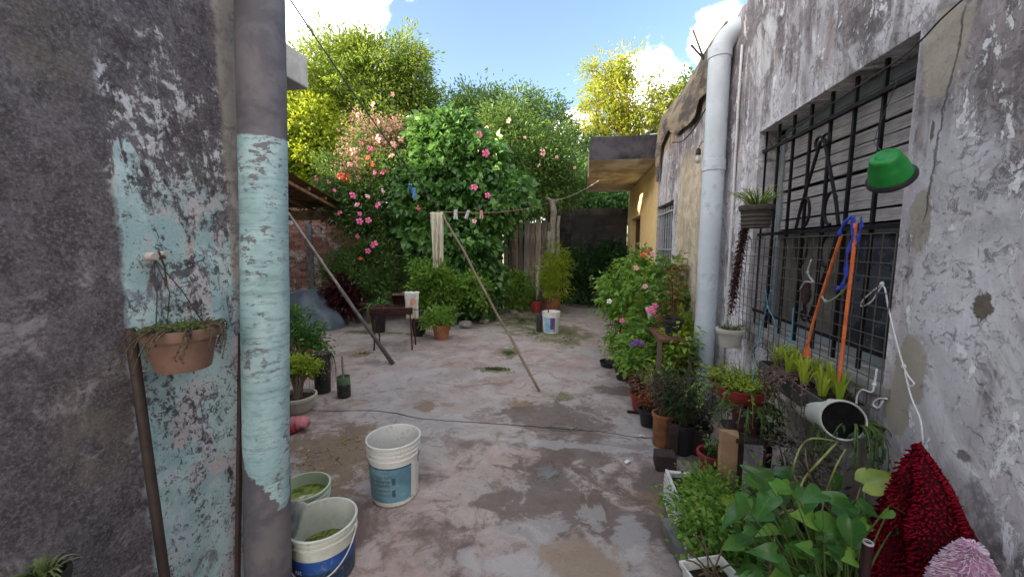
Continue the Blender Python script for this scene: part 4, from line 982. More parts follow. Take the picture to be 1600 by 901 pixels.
# ------------------------------------------------------------------ buckets in the yard
def bucket(name, label, base, r, h, band, bandz, ribz, handle, rz=0, taper=.86, group=None, inner=None, water=None, dark=None):
    t = thing(name, label, 'bucket', base, rz, group); rb = r*taper
    def R_(z): return rb+(r-rb)*z/h
    prof = [(0, .003), (rb*.96, 0), (rb, .008)]
    for z in np.linspace(.02, h-.03, 10): prof.append((R_(z), z))
    for z in ribz: prof += [(R_(z)-.0005, z-.006), (R_(z)+.006, z-.003), (R_(z)+.006, z+.003), (R_(z), z+.006)]
    prof = sorted(prof[3:], key=lambda p: p[1]); prof = [(0, .003), (rb*.96, 0), (rb, .008)]+prof
    prof += [(R_(h)-.001, h-.012), (r+.006, h-.010), (r+.007, h-.001), (r+.002, h+.002), (r-.003, h), (R_(h)-.005, h-.015)]
    for z in np.linspace(h-.03, .01, 6): prof.append((R_(z)-.005, z))
    prof.append((0, .009)); q = M(); q.lathe(prof, 48); ob('pail', q, inner or WHITEP, t, smooth=True, auto=.7)
    if band:
        q = M(); n = 40; a0, a1 = bandz[2], bandz[3]; V = []
        for z in (bandz[0], bandz[1]):
            for k in range(n+1):
                a = a0+(a1-a0)*k/n; V.append(((R_(z)+.0012)*math.cos(a), (R_(z)+.0012)*math.sin(a), z))
        q.add(V, [(k, k+1, n+1+k+1, n+1+k) for k in range(n)]); ob('label', q, band, t, smooth=True)
    if water:
        q = M(); q.disc(R_(water[0])-.006, water[0], 36); ob('water', q, water[1], t)
    if handle == 'down':
        q = M(); V = []; s = 1
        for k in range(22):
            a = k/21*PI; V.append((r*1.03*math.cos(a), -r*1.04*math.sin(a), h-.045-r*.98*math.sin(a)))
        q.tube(V, .0032, 7); ob('handle', q, plain('pale_wire_handle', (.55, .56, .54), .4, .1, 10), t, smooth=True)
        for sx in (1, -1): q = M(); q.box((sx*r*1.0-.008, -.012, h-.058), (sx*r*1.0+.008, .012, h-.032)); ob('lug', q, WHITEP, t, bevel=.003)
    if handle == 'short':
        q = M(); q.tube([(r*.97, 0, h-.07), (r*1.06, .0, h-.075), (r*1.05, -.02, h-.10), (r*1.09, -.03, h-.12)], .0028, 6); ob('handle', q, plain('dark_wire_handle', (.10, .10, .10), .5), t)
        q = M(); q.box((r*.93, -.012, h-.09), (r*1.01, .012, h-.055)); ob('lug', q, WHITEP, t, bevel=.003)
    return t
def band_mat(name, c1, c2, ink, kind):
    g = G(name); c = g.co(); X, Y, Z = g.sep(c); at_ = S(g, g.n('ShaderNodeMath').outputs[0])
    n = g.n('ShaderNodeMath', operation='ARCTAN2'); g.link(Y, n.inputs[0]); g.link(X, n.inputs[1]); A = S(g, n.outputs[0])
    b = g.noise(c, 9, 5, .6); f = g.noise(c, 60, 3, .6)
    col = g.mix(b.st(.35, .65), c1, c2)
    if kind == 'text':                                              # worn printed column of illegible small print
        rows = (Z*230.0)._m('SINE').st(.15, .35)*g.noise(g.comb(A*30.0, Z*20.0, 0.0), 1.6, 2, .5).st(.45, .52)
        blk = (A+1.95).st(.0, .02)*(A+1.25).st(.02, .0)*Z.st(.05, .06)*Z.st(.212, .205)
        hdr = (A+1.22).st(.0, .01)*(A+1.08).st(.01, .0)*Z.st(.06, .065)*Z.st(.20, .195)*(Z*90.0)._m('SINE').st(-.4, -.2)
        box1 = (A+1.88).st(.0, .02)*(A+1.32).st(.02, .0)*Z.st(.13, .132)*Z.st(.182, .18)
        col = g.mix(blk*.45, col, (.10, .16, .19)); col = g.mix(box1*.6, col, (.055, .09, .11)); col = g.mix(rows*blk*.65, col, (.28, .40, .44)); col = g.mix(hdr*.8, col, ink)
        col = g.mix(Z.st(.225, .23), col, (.02, .06, .14))
    if kind == 'split':
        v = (A+1.62).st(-.02, .02)*(A+1.05).st(.02, -.02)
        col = g.mix(v*Z.st(.07, .08), col, (.13, .05, .18)); col = g.mix((A+1.05).st(-.02, .02), col, (.50, .52, .55)); col = g.mix((A+1.1).ab().st(.06, .04), col, (.05, .07, .22))
    if kind == 'blue':
        col = g.mix(Z.st(.105, .085)*.9, col, (.018, .035, .055))
        col = g.mix((b*.5+f*.5).st(.54, .62)*.35, col, (.12, .13, .13))
    col = g.mix((f*.6+b*.4).st(.56, .64)*.4, col, (.32, .38, .40))
    return g.done(col, .42, None, .4)
b1 = onZ(618, 771, 0)
bucket('plastic_bucket', 'tall white empty paint bucket with faded blue-grey label, standing alone mid-yard', (b1.x, b1.y, .006), .148, .355,
       band_mat('faded_blue_label', (.085, .19, .25), (.14, .30, .38), (.02, .05, .09), 'text'), (.030, .236, -2.85, -.40), (.27, .30, .325), 'short', rz=0, taper=.88)
b2 = onZ(508, 890, 0)
g = G('green_pond_water'); c = g.co(); b = g.noise(c, 22, 6, .7, .5)
POND = g.done(g.mix(b.st(.4, .62), (.065, .095, .012), (.20, .24, .04)), g.mix(b.st(.4, .6), (.06,)*3, (.5,)*3), None, .5)
DIRTYW = plain('stained_white_plastic', (.58, .60, .54), .5, .16, 9, .1, .4, dirt=(.28, .33, .24), dirt_amt=.5)
bk2 = bucket('plastic_bucket', 'white bucket of green water with royal blue band and wire handle, nearest the camera', (b2.x, b2.y, .004), .140, .250,
       band_mat('royal_blue_band', (.015, .06, .25), (.022, .10, .36), (.5, .5, .5), 'blue'), (.008, .152, -3.3, .1), (.205, .232), 'down', rz=.30, taper=.90, inner=DIRTYW, water=(.10, POND))
# faint white word left on the blue band
def text_ob(name, body, size, mat, parent, loc, rot, ext=.0006):
    cu = bpy.data.curves.new(name, 'FONT'); cu.body = body; cu.size = size; cu.extrude = ext; cu.align_x = 'CENTER'; cu.resolution_u = 3
    tmp = bpy.data.objects.new(name, cu); COL.objects.link(tmp); dg = bpy.context.evaluated_depsgraph_get(); me = bpy.data.meshes.new_from_object(tmp.evaluated_get(dg)); bpy.data.objects.remove(tmp)
    me.materials.clear(); me.materials.append(mat); o = bpy.data.objects.new(name, me); COL.objects.link(o); o.parent = parent; o.location = loc; o.rotation_euler = rot; return o
FADED = plain('faded_white_print', (.35, .42, .52), .5, .2, 40, .1)
text_ob('printed_word', 'ast', .032, FADED, bk2, (-.055, -.1335, .105), (PI/2, 0, -.42))
b3 = onZ(474, 843, 0)
bucket('plastic_bucket', 'pale green-stained bucket of green water half hidden behind the turquoise pipe', (b3.x-.02, b3.y+.05, .004), .118, .25, None, None, (.195, .218), None, taper=.88, inner=plain('green_stained_plastic', (.50, .60, .45), .5, .12, 6, .1, .4, dirt=(.2, .28, .12)), water=(.19, POND))
# rag on the bucket edge beside the pipe
def cloth(name, w, h, mat, rows=14, cols=10, amp=.012, seed=1, fray=.0, thick=.0016, taper=1.0):
    q = M(); V = []
    for j in range(rows):
        t = j/(rows-1)
        for i in range(cols):
            s = i/(cols-1)-.5; ww = w*(1+(taper-1)*t)
            V.append((s*ww+.008*mnoise.noise(Vector((t*3, s*2, seed))), amp*math.sin(s*17+seed+t*1.5)*(.4+t)+.01*mnoise.noise(Vector((s*4, t*4, seed))), -h*t-fray*abs(mnoise.noise(Vector((s*6, seed, 0))))*t))
    F = [(j*cols+i, (j+1)*cols+i, (j+1)*cols+i+1, j*cols+i+1) for j in range(rows-1) for i in range(cols-1)]
    q.add(V, F); return q
def solid(o, t=.002):
    m_ = o.modifiers.new('solidify', 'SOLIDIFY'); m_.thickness = t; m_.offset = 0; return o
rg = at(466, 782, 1.62); t = thing('rag', 'pale blue-grey rag hung over the edge of the stained bucket by the pipe', 'rag', rg, .4)
RAG = plain('pale_rag', (.50, .55, .58), .9, .2, 12, .4, .1)
q = cloth('rag', .07, .20, RAG, amp=.010, seed=3, fray=.05); o = ob('fabric', q, RAG, t, smooth=True); solid(o); o.rotation_euler = (.25, .35, 0)

b4 = onZ(861, 519, 0)
bk4 = bucket('plastic_bucket', 'white bucket with light blue and purple label in front of the bamboo plant', (b4.x, b4.y, .006), .150, .36,
       band_mat('blue_purple_label', (.16, .38, .60), (.30, .52, .66), (.1, .1, .3), 'split'), (.03, .27, -2.4, -.2), (.29, .32), None, taper=.86)
q = M(); q.tube([(-.02, -.05, .2), (-.06, -.03, .46)], .01, 6); ob('stick', q, STEMB, bk4)
q = M(); q.box((-.20, -.02, 0), (-.15, .06, .33), jit=.008); t = thing('dark_bottle', 'dark narrow canister standing left of the blue and purple bucket', 'canister', (b4.x, b4.y+.02, .006)); 
q = M(); q.lathe([(0, 0), (.045, 0), (.048, .02), (.048, .26), (.03, .31), (.018, .32), (.018, .345), (0, .345)], 16, (-.205, 0, 0)); ob('body', q, BLACKP, t, smooth=True, auto=.7)

# ------------------------------------------------------------------ clothes props, lines, laundry
POLE = plain('grey_pole_wood', (.26, .225, .20), .8, .35, 12, .5, .2, dirt_amt=.5)
a0 = onZ(612, 568, 0); a1 = at(446, 326, 4.95)
cp = thing('clothes_prop', 'long thin pole leaning left from the yard floor toward the turquoise pipe', 'pole', a0)
mm = M(); mm.tube([a0.lerp(a1, k/15)+Vector((.010*mnoise.noise(Vector((k*.6, 1, 1))), 0, .012*(1-k/15))) for k in range(16)], [(.022-.007*k/15)*(1+.22*mnoise.noise(Vector((k*1.9, 3, 1)))) for k in range(16)], 9); ob('shaft', mm, POLE, cp, world=True, smooth=True)
a2 = a0.lerp(a1, .48)+Vector((.012, -.02, 0)); mm = M(); mm.tube([a0+Vector((.03, -.02, .012)), a2], [.026, .020], 8); ob('splice', mm, plain('dark_pole_wood', (.13, .11, .10), .8, .35, 12, .5), cp, world=True, smooth=True)
c0 = onZ(843, 612, 0); c1 = at(690, 330, 4.35)
cq = thing('clothes_prop', 'thin wooden pole propping the clothesline in the middle of the yard', 'pole', c0)
mm = M(); mm.tube([c0.lerp(c1, k/15)+Vector((.014*mnoise.noise(Vector((k*.4, 5, 1))), 0, .010*(1-k/15))) for k in range(16)], [.0135*(1+.22*mnoise.noise(Vector((k*1.9, 8, 1)))) for k in range(16)], 9); ob('shaft', mm, plain('brown_pole_wood', (.22, .165, .125), .75, .3, 12, .4), cq, world=True, smooth=True)
LINE = plain('dark_line', (.045, .045, .045), .7); LINEP = plain('pink_line', (.50, .22, .22), .6); LINEW = plain('white_line', (.6, .6, .58), .6)
hi = at(450, -6, 2.6)
t = thing('clothesline', 'dark line running from top left over the trees down to the middle pole', 'clothesline', hi)
mm = M(); mm.tube(sag(hi, c1, .05, 16), .0055, 5); ob('cord', mm, LINE, t, world=True)
q1 = tp+Vector((0, -.08, -.02))
t = thing('clothesline', 'pinkish clothesline from the middle pole to the gnarled post', 'clothesline', c1)
mm = M(); mm.tube(sag(c1, q1, .10, 16), .0035, 5); ob('cord', mm, LINEP, t, world=True)
ln2 = sag(c1, q1, .10, 60)
t = thing('clothesline', 'thin pale line from the gnarled post across to the porch slab', 'clothesline', q1)
mm = M(); mm.tube(sag(q1, Vector((.5, 7.4, 2.78)), .08, 10), .004, 5); ob('cord', mm, LINEW, t, world=True)
t = thing('clothesline', 'slack line between the leaning left pole and the middle pole', 'clothesline', a1)
mm = M(); mm.tube(sag(a1, c1, .02, 16), .0022, 5); ob('cord', mm, LINE, t, world=True)
lw_ = Vector((-2.75, 2.9, 2.05))
t = thing('clothesline', 'short pale line from the left house to the leaning left pole', 'clothesline', lw_)
mm = M(); mm.tube(sag(lw_, a1, .02, 10), .003, 5); ob('cord', mm, LINEW, t, world=True)
# clothespegs
PEGB = plain('blue_peg', (.15, .32, .62), .5); PEGW = plain('white_peg', (.62, .62, .62), .5); PEGP = plain('pink_peg', (.62, .30, .32), .5)
def peg(label, p, mat, tilt=0, grp=None):
    t = thing('clothespeg', label, 'clothespeg', p, random.uniform(0, 1.5), grp)
    for s_ in (-1, 1):
        q = M(); q.add([(s_*.003, -.007, .02), (s_*.003, .007, .02), (s_*.010, .007, .02), (s_*.010, -.007, .02), (s_*.009, -.007, -.055), (s_*.009, .007, -.055), (s_*.016, .007, -.052), (s_*.016, -.007, -.052)],
                       [(0, 1, 2, 3), (4, 7, 6, 5), (0, 4, 5, 1), (1, 5, 6, 2), (2, 6, 7, 3), (3, 7, 4, 0)])
        ob('prong', q, mat, t)
    t.rotation_euler.x = tilt; t.scale = (1.5,)*3
    return t
peg('blue clothespeg on the dark line just above the middle pole top', at(647, 297, 4.2), PEGB); 
peg('second blue clothespeg, upper of the pair above the middle pole', at(641, 291, 4.15), PEGB, .8)
peg('white clothespeg on the pinkish line, first right of the middle pole', ln2[4], PEGW)
peg('white clothespeg on the pinkish line, second right of the middle pole', ln2[8], PEGW, .5)
peg('pink clothespeg on the pinkish line in front of the vine', ln2[13], PEGP)
for p, l in ((at(742, 345, 4.5), None),): pass
wc = at(683, 331, 4.33)
t = thing('hanging_cloth', 'narrow cream-white cloth hanging from the line beside the middle pole', 'cloth', wc, .2)
CREAM = plain('cream_cloth', (.66, .63, .50), .9, .1, 9, .3, .1, dirt=(.45, .30, .12), dirt_amt=.35)
o = ob('fabric', cloth('x', .135, .50, CREAM, 26, 22, .034, 5, .22, taper=.8), CREAM, t, smooth=True); solid(o, .003)
o = ob('fabric', cloth('x', .09, .62, CREAM, 26, 14, .026, 9, .10, taper=.62), CREAM, t, smooth=True, loc=(-.035, .015, 0)); solid(o, .003)
wc2 = at(440, 333, 4.6)
t = thing('hanging_cloth', 'white cloth on the line peeping out beside the turquoise pipe', 'cloth', wc2, .1)
o = ob('fabric', cloth('x', .13, .40, WHITEP, 14, 10, .015, 2, .05), plain('white_cloth', (.72, .72, .74), .9, .05, 6, .2, .1), t, smooth=True); solid(o, .003)

# ------------------------------------------------------------------ half-drum barbecue with towel
bz = onZ(618, 543, 0)
bq = thing('barbecue', 'rusty half-drum barbecue on thin legs with its lid raised', 'barbecue', (bz.x, bz.y, .006), .25)
RUSTY = plain('rusty_brown_steel', (.085, .040, .032), .75, .35, 12, .4, .3, dirt=(.03, .022, .02), dirt_amt=.5)
def halfdrum(r, L_, up, n=14):
    q = M(); V = []
    for s_ in (-1, 1):
        for rr in (r, r-.008):
            for k in range(n+1):
                a = PI*k/n; V.append((s_*L_/2*(1 if rr == r else .985), rr*math.cos(a), (1 if up else -1)*rr*math.sin(a)))
    m1 = n+1
    F = [(k, k+1, 2*m1+k+1, 2*m1+k) for k in range(n)]+[(m1+k+1, m1+k, 3*m1+k, 3*m1+k+1) for k in range(n)]
    F += [tuple(range(m1)), tuple(range(3*m1-1, 2*m1-1, -1)), tuple(range(2*m1-1, m1-1, -1)), tuple(range(3*m1, 4*m1))]
    q.add(V, F); return q
q = halfdrum(.17, .56, False); q.v = [v*np.array([1, 1, .8])+np.array([0, 0, .60]) for v in q.v]; ob('bowl', q, RUSTY, bq)
q = M(); q.tube([(-.285, -.172, .60), (.285, -.172, .60), (.285, .172, .60), (-.285, .172, .60), (-.285, -.172, .60)], .008, 6); ob('rim', q, RUSTY, bq)
q = M(); 
for k in range(12): q.tube([(-.27+.54*k/11, -.165, .60), (-.27+.54*k/11, .165, .60)], .003, 4)
ob('grill_grate', q, RUSTY, bq)
q = halfdrum(.17, .34, True); o = ob('lid', q, RUSTY, bq, loc=(.12, .17, .60)); o.rotation_euler = (-1.05, 0, 0)
for sx in (-1, 1):
    for sy in (-1, 1):
        q = M(); q.tube([(sx*.245, sy*.11, .50), (sx*.262, sy*.14, .0)], .013, 6); ob('leg', q, RUSTY, bq)
tw = at(643, 457, 5.36); t = thing('towel', 'pale towel with faded orange motif draped over the barbecue lid', 'towel', tw, .25)
g = G('printed_towel'); c = g.co(); X, Y, Z = g.sep(c); n = g.noise(c, 12, 4, .6)
col = g.mix(n.st(.35, .65), (.58, .55, .48), (.70, .68, .62)); col = g.mix(g.blob(X, Z, .01, -.13, .035, .05, (n-.5)*1.2), col, (.70, .30, .20)); col = g.mix((Z+.235).ab().st(.012, .006)*.8, col, (.10, .10, .08)); col = g.mix(Z.st(-.24, -.26)*.5, col, (.55, .50, .30))
o = ob('fabric', cloth('x', .19, .36, None, 18, 12, .008, 4, .02, taper=.9), g.done(col, .95, g.bump(n, .3, .003), .1), t, smooth=True); solid(o, .005)
V = M(); vv = []
for i in range(10):
    for j in range(6): vv.append(((i/9-.5)*.20, .11*(j/5), .02*math.sin(j/5*PI)-.02*(j/5)+.004*math.sin(i*2)))
V.add(vv, [(i*6+j, i*6+j+1, (i+1)*6+j+1, (i+1)*6+j) for i in range(9) for j in range(5)])
o = ob('folded_top', V, plain('towel_white', (.68, .67, .64), .95), t, smooth=True); solid(o, .006)
f = blades(R, 42, .30, .34, .045, .75, .05); t = thing('potted_plant', 'strap-leaved green plant in a dark pot behind the barbecue', 'potted plant', onZ(592, 518, 0)+Vector((0, 0, .006)))
o = ob('pot', pot_mesh(.13, .33, .8), BLACKP, t, smooth=True, auto=.7); o = ob('foliage', f, LEAF_VINE, t, loc=(0, 0, .33)); o['kind'] = 'stuff'

# small table with white sheet, tarp-covered heap
tb_ = onZ(562, 503, 0); t = thing('side_table', 'low dark table with a white board on top behind the barbecue', 'table', (tb_.x, tb_.y, .006), .2)
q = M(); q.box((-.26, -.18, .34), (.26, .18, .37)); ob('table_top', q, OLDW, t, bevel=.004)
for sx in (-1, 1):
    for sy in (-1, 1): q = M(); q.box((sx*.22-.02, sy*.14-.02, 0), (sx*.22+.02, sy*.14+.02, .34)); ob('leg', q, OLDW, t)
q = M(); q.box((-.05, -.20, .372), (.30, .12, .385), jit=.004); ob('white_board', q, plain('pale_board', (.50, .50, .47), .7), t)
hp_ = onZ(470, 517, 0)
t = thing('covered_heap', 'rounded heap under a blue-grey tarpaulin in front of the brick wall', 'tarpaulin', (hp_.x, hp_.y+.3, .006))
q = M(); V = []; na, nr = 40, 14
for j in range(nr+1):
    ph = j/nr*PI/2
    for i in range(na):
        a = 2*PI*i/na; r = .55*math.cos(ph)**.45 if j < nr else 0
        x = r*math.cos(a)*1.05; y = r*.75*math.sin(a); z = .68*math.sin(ph)*(1 if x < .05 else 1-.42*min(1, (x-.05)/.25))
        w = 1+.07*math.sin(a*9+ph*2)*math.cos(ph)+.05*mnoise.noise(Vector((x*3, y*3, z*3)))
        V.append((x*w, y*w, max(0, z+.02*mnoise.noise(Vector((x*7, y*7, 2))))))
q.add(V, [(j*na+i, j*na+(i+1) % na, (j+1)*na+(i+1) % na, (j+1)*na+i) for j in range(nr) for i in range(na)])
ob('tarpaulin', q, plain('blue_grey_tarp', (.095, .125, .16), .55, .25, 4, .3, .35, dirt=(.2, .2, .2), dirt_amt=.3), t, smooth=True)

# mop head bucket: cut green bottle with a stick
gb = onZ(538, 620, 0); t = thing('cut_bottle', 'cut green plastic bottle holding dark liquid with a stick standing in it', 'bottle', (gb.x, gb.y, .008))
g = G('murky_green_plastic'); c = g.co(); X, Y, Z = g.sep(c); n = g.noise(c, 20, 4, .6)
gm_ = g.done(g.mix((Z+(n-.5)*.03).st(.12, .135), (.018, .024, .022), (.10, .17, .10)), .25, None, .5)
q = M(); q.lathe([(0, 0), (.050, 0), (.058, .012), (.058, .05), (.055, .055), (.058, .06), (.058, .10), (.055, .105), (.058, .11), (.057, .185), (.054, .19), (.052, .185), (.052, .14), (0, .14)], 26, (0, 0, 0), Matrix.Scale(1.08, 4)); ob('bottle_body', q, gm_, t, smooth=True, auto=.7)
q = M(); q.tube([(0, .0, .10), (-.004, 0, .40)], .010, 7); ob('stick', q, POLE, t)

# ------------------------------------------------------------------ bushes and pots at the back and left
def bush(name, label, base, blobs, nc, nl, cr, L, Wd, mat, T=T4, cat='bush', seed=1, stem_mat=None, pot=None, **kw):
    np.random.seed(seed); random.seed(seed); t = thing(name, label, cat, base); base = Vector(base)
    bl = [(Vector(b[0])-base, b[1]) for b in blobs]; mm = M(); C = crown(mm, bl, nc, nl, cr, L, Wd, T, **kw); o = ob('foliage', mm, mat, t); o['kind'] = 'stuff'
    tm = M(); z0 = .0
    if pot: ob('pot', pot_mesh(pot[0], pot[1], pot[3] if len(pot) > 3 else .75), pot[2], t, smooth=True, auto=.7); z0 = pot[1]-.04; s_ = M(); s_.disc(pot[0]*.92, pot[1]-.028, 20, jit=.006); ob('soil', s_, SOIL, t)
    for k in range(min(len(C), 34)):
        c = Vector(C[k]); s_ = Vector((random.uniform(-.03, .03), random.uniform(-.03, .03), z0)); tm.tube(bez(s_, Vector((c.x*.4, c.y*.4, z0+(c.z-z0)*.6)), c, 6), [.008, .0075, .006, .005, .004, .002], 5)
    ob('stem', tm, stem_mat or STEMB, t); return t
def gz(px, py): p = onZ(px, py); p.z = .004; return p
LEAF_DK = leafmat('leaf_dark', (.016, .048, .018), (.032, .085, .028), (.075, .15, .045), (.16, .18, .04), .02, .25)
LEAF_RED = leafmat('leaf_maroon', (.035, .008, .014), (.075, .016, .028), (.16, .03, .05), (.08, .12, .03), .12, .25)
LEAF_BRT = leafmat('leaf_bright', (.07, .17, .025), (.16, .32, .045), (.34, .50, .08), (.38, .34, .05), .04, .38)
LEAF_LIME = leafmat('leaf_lime', (.16, .26, .02), (.30, .42, .035), (.48, .55, .06), None, .0, .38)
LEAF_CROT = leafmat('leaf_croton', (.10, .08, .02), (.34, .10, .04), (.60, .17, .08), (.60, .45, .05), .2, .35)
LEAF_VAR = leafmat('leaf_variegated', (.05, .09, .04), (.16, .20, .12), (.46, .48, .36), None, .0, .25)
LEAF_GREY = leafmat('leaf_grey_brown', (.05, .045, .035), (.13, .11, .08), (.26, .23, .18), (.22, .06, .07), .08, .2)
bush('shrub', 'dark green bush against the black-stained block wall at the end of the passage', gz(925, 474), [B_(930, 425, 9.4, 42, 42), B_(905, 440, 9.3, 28, 32), B_(955, 410, 9.4, 30, 34), B_(900, 405, 9.4, 22, 26)], 130, 70, .18, .10, .045, LEAF_DK, seed=41, shell=.3)
bush('shrub', 'dark maroon-leaved shrub low in front of the block wall', gz(945, 480), [B_(935, 430, 9.3, 12, 20)], 12, 30, .14, .10, .05, LEAF_RED, seed=42, shell=.2)
bush('potted_plant', 'small bushy green potted plant in front of the board fence', gz(812, 484), [B_(812, 455, 8.6, 24, 24), B_(805, 435, 8.6, 16, 14)], 46, 60, .13, .075, .035, LEAF_BRT, seed=43, cat='potted plant', pot=(.15, .24, TERRA), shell=.25)
bb = gz(862, 486); 
t = bush('bamboo_plant', 'tall feathery bamboo-like plant in an orange-brown pot behind the white bucket', bb, [B_(866, 430, 8.1, 18, 40), B_(868, 398, 8.1, 15, 18), B_(880, 420, 8.1, 9, 20), B_(855, 440, 8.1, 8, 26)], 70, 42, .11, .085, .011, LEAF_LIME, seed=44, cat='potted plant', pot=(.21, .34, TERRA), shell=.1, stem_mat=leafmat('cane', (.25, .24, .08), (.3, .3, .1), (.35, .36, .12)))
for k in range(9): q = M(); x = random.uniform(-.12, .12); q.tube([(x, 0, .3), (x*1.2, .02, 1.3)], .008, 5); ob('cane', q, leafmat('cane', 0, 0, 0), t)
t = thing('white_pipe', 'short white plastic pipe standing upright left of the bamboo plant', 'pipe', gz(838, 482)); q = M(); q.tube([(0, 0, 0), (.01, 0, .45), (.045, 0, .98)], .035, 12); ob('tube', q, WHITEP, t, smooth=True, auto=.7)
potplant('small red-brown pot with sprigs between the bush and the bamboo plant', gz(838, 488), .13, .26, REDP, [(n_, m_, LEAF_DK if n_ == 'foliage' else STEMB) for n_, m_ in zip(('foliage', 'stem'), plantgeo('leafy', R, .30, .12, 14, .05, .025, 8, top=.22))])
bush('shrub', 'green shrub below the hibiscus, in front of the brick wall', gz(560, 505), [B_(555, 430, 7.4, 40, 40), B_(590, 445, 7.4, 28, 30), B_(530, 420, 7.5, 24, 24), B_(600, 410, 7.5, 18, 24), B_(575, 395, 7.5, 26, 16)], 150, 60, .16, .08, .030, LEAF_MID2, seed=45, shell=.25, droop=.1)
bush('shrub', 'dark red leafy plant in front of the brick wall, left of the barbecue', gz(540, 508), [B_(540, 455, 7.1, 20, 24), B_(530, 475, 7.1, 18, 16)], 50, 50, .13, .11, .035, LEAF_RED, seed=46, shell=.2)
bush('shrub', 'light green shrub at the foot of the vine, right of the barbecue towel', gz(672, 500), [B_(672, 430, 6.9, 26, 30), B_(695, 450, 6.9, 28, 26), B_(660, 460, 6.9, 16, 22), B_(742, 452, 7.0, 22, 24)], 110, 50, .13, .065, .04, LEAF_BRT, seed=47, shell=.3)
bush('potted_plant', 'light green bushy plant in a small terracotta pot right of the barbecue', gz(690, 529), [B_(688, 494, 6.0, 20, 10), B_(675, 500, 6.0, 12, 9), B_(700, 498, 6.0, 12, 8)], 40, 50, .09, .05, .022, LEAF_BRT, seed=48, cat='potted plant', pot=(.14, .24, TERRA), shell=.2)
potplant('dark blue-grey pot standing behind the barbecue legs', gz(655, 524), .13, .26, BLACKP, [])
ROCK = plain('grey_rubble', (.24, .22, .21), .95, .35, 9, .7, .1)
def rock(label, p, s, seed):
    q = M(); bm_v = []; n, k = 8, 6
    for j in range(k+1):
        for i in range(n):
            a = 2*PI*i/n; ph = j/k*PI; v = Vector((math.sin(ph)*math.cos(a), math.sin(ph)*math.sin(a)*.8, math.cos(ph)*.6)); v *= s*(1+.35*mnoise.noise(v*1.7+Vector((seed, 0, 0)))); bm_v.append((v.x, v.y, v.z+s*.5))
    q.add(bm_v, [(j*n+i, (j+1)*n+i, (j+1)*n+(i+1) % n, j*n+(i+1) % n) for j in range(k) for i in range(n)])
    o = ob('rock', q, ROCK, None, loc=p, smooth=False); props(o, label, 'rock')
rock('rough grey lump of concrete at the foot of the climbing vine, left of two', gz(727, 512), .13, 1); rock('smaller grey stone at the foot of the climbing vine, further right', gz(757, 505), .10, 4)
rock('pale flat stone lying in the moss near the middle pole foot', gz(803, 490), .09, 7)
bush('shrub', 'leafy green shrub just right of the turquoise pipe, below the tarpaulin', gz(466, 585), [B_(470, 530, 4.7, 34, 26), B_(445, 515, 4.8, 30, 30), B_(490, 548, 4.6, 18, 16), B_(455, 555, 4.7, 26, 20)], 110, 50, .11, .055, .028, LEAF_VINE, seed=49, shell=.3, pot=(.17, .25, TERRA))
bush('potted_plant', 'yellow-green bushy plant in a pale striped pot beside the turquoise pipe', gz(466, 640), [B_(468, 572, 3.6, 24, 9), B_(455, 566, 3.6, 18, 9), B_(485, 570, 3.6, 10, 7)], 60, 45, .055, .032, .018, LEAF_LIME, seed=50, cat='potted plant', pot=(.15, .14, CREAMP), shell=.2)
f, s = plantgeo('trail', R, .34, .10, 30, .020, .014, 16, T4, .1, base_r=.05, top=.40, t0=.1); t = thing('trailing_plant', 'small variegated trailing plant over a dark pot behind the cut bottle', 'potted plant', gz(505, 612))
o = ob('foliage', f, LEAF_VAR, t); o['kind'] = 'stuff'; ob('stem', s, STEMB, t); ob('pot', pot_mesh(.085, .40, .85), BLACKP, t, smooth=True, auto=.7)
t = thing('pink_rag', 'crumpled pink and red cloth on the ground by the turquoise pipe', 'cloth', gz(466, 672)+Vector((0, 0, .004)))
for k, (dx, dy, dz, r, mt) in enumerate([(0, 0, .055, .07, plain('pink_cloth', (.62, .22, .25), .9, .3, 14, .3)), (-.03, -.06, .028, .045, plain('crimson_cloth', (.40, .03, .06), .9, .2, 14, .3))]):
    q = M(); V = []
    for j in range(9):
        for i in range(18):
            a = 2*PI*i/18; ph = j/8*PI; v = Vector((math.sin(ph)*math.cos(a)*1.2, math.sin(ph)*math.sin(a), math.cos(ph)*.7)); v *= r*(1+.5*mnoise.noise(v*2.2+Vector((k*5, 0, 0)))); V.append((v.x+dx, v.y+dy, max(0.001, v.z+dz)))
    q.add(V, [(j*18+i, (j+1)*18+i, (j+1)*18+(i+1) % 18, j*18+(i+1) % 18) for j in range(8) for i in range(18)]); ob('fabric', q, mt, t, smooth=True)
# potted plants far left behind the pole
# moss tufts and weeds in the joints
np.random.seed(60); mm = M(); P = []
for (px, py, rx, ry, n) in [(820, 500, .38, .7, 1500), (770, 577, .22, .06, 260), (795, 552, .12, .2, 260), (885, 530, .15, .5, 260), (840, 520, .3, .4, 420), (790, 490, .3, .3, 300), (560, 552, .2, .05, 120)]:
    p = onZ(px, py); a = np.random.normal(size=(n, 2))*.45; P.append(np.c_[p.x+a[:, 0]*rx, p.y+a[:, 1]*ry, np.full(n, .010)])
P = np.concatenate(P); keep = np.array([mnoise.noise(Vector((x*5, y*5, 3))) > .02 for x, y, z in P]); P = P[keep]; n = len(P)
D = unit(n)*.7; D[:, 2] = np.abs(D[:, 2])*.4+.25; leaves(mm, P, D, unit(n)+np.array([0, 0, 1]), .026*(.5+np.random.rand(n)), .010, T4)
o = ob('moss', mm, leafmat('moss_leaf', (.05, .07, .015), (.10, .125, .03), (.18, .20, .06)), None); props(o, 'low green moss and tiny weeds in the joints of the yard floor', 'moss', kind='stuff')
np.random.seed(61); mm = M(); P = []
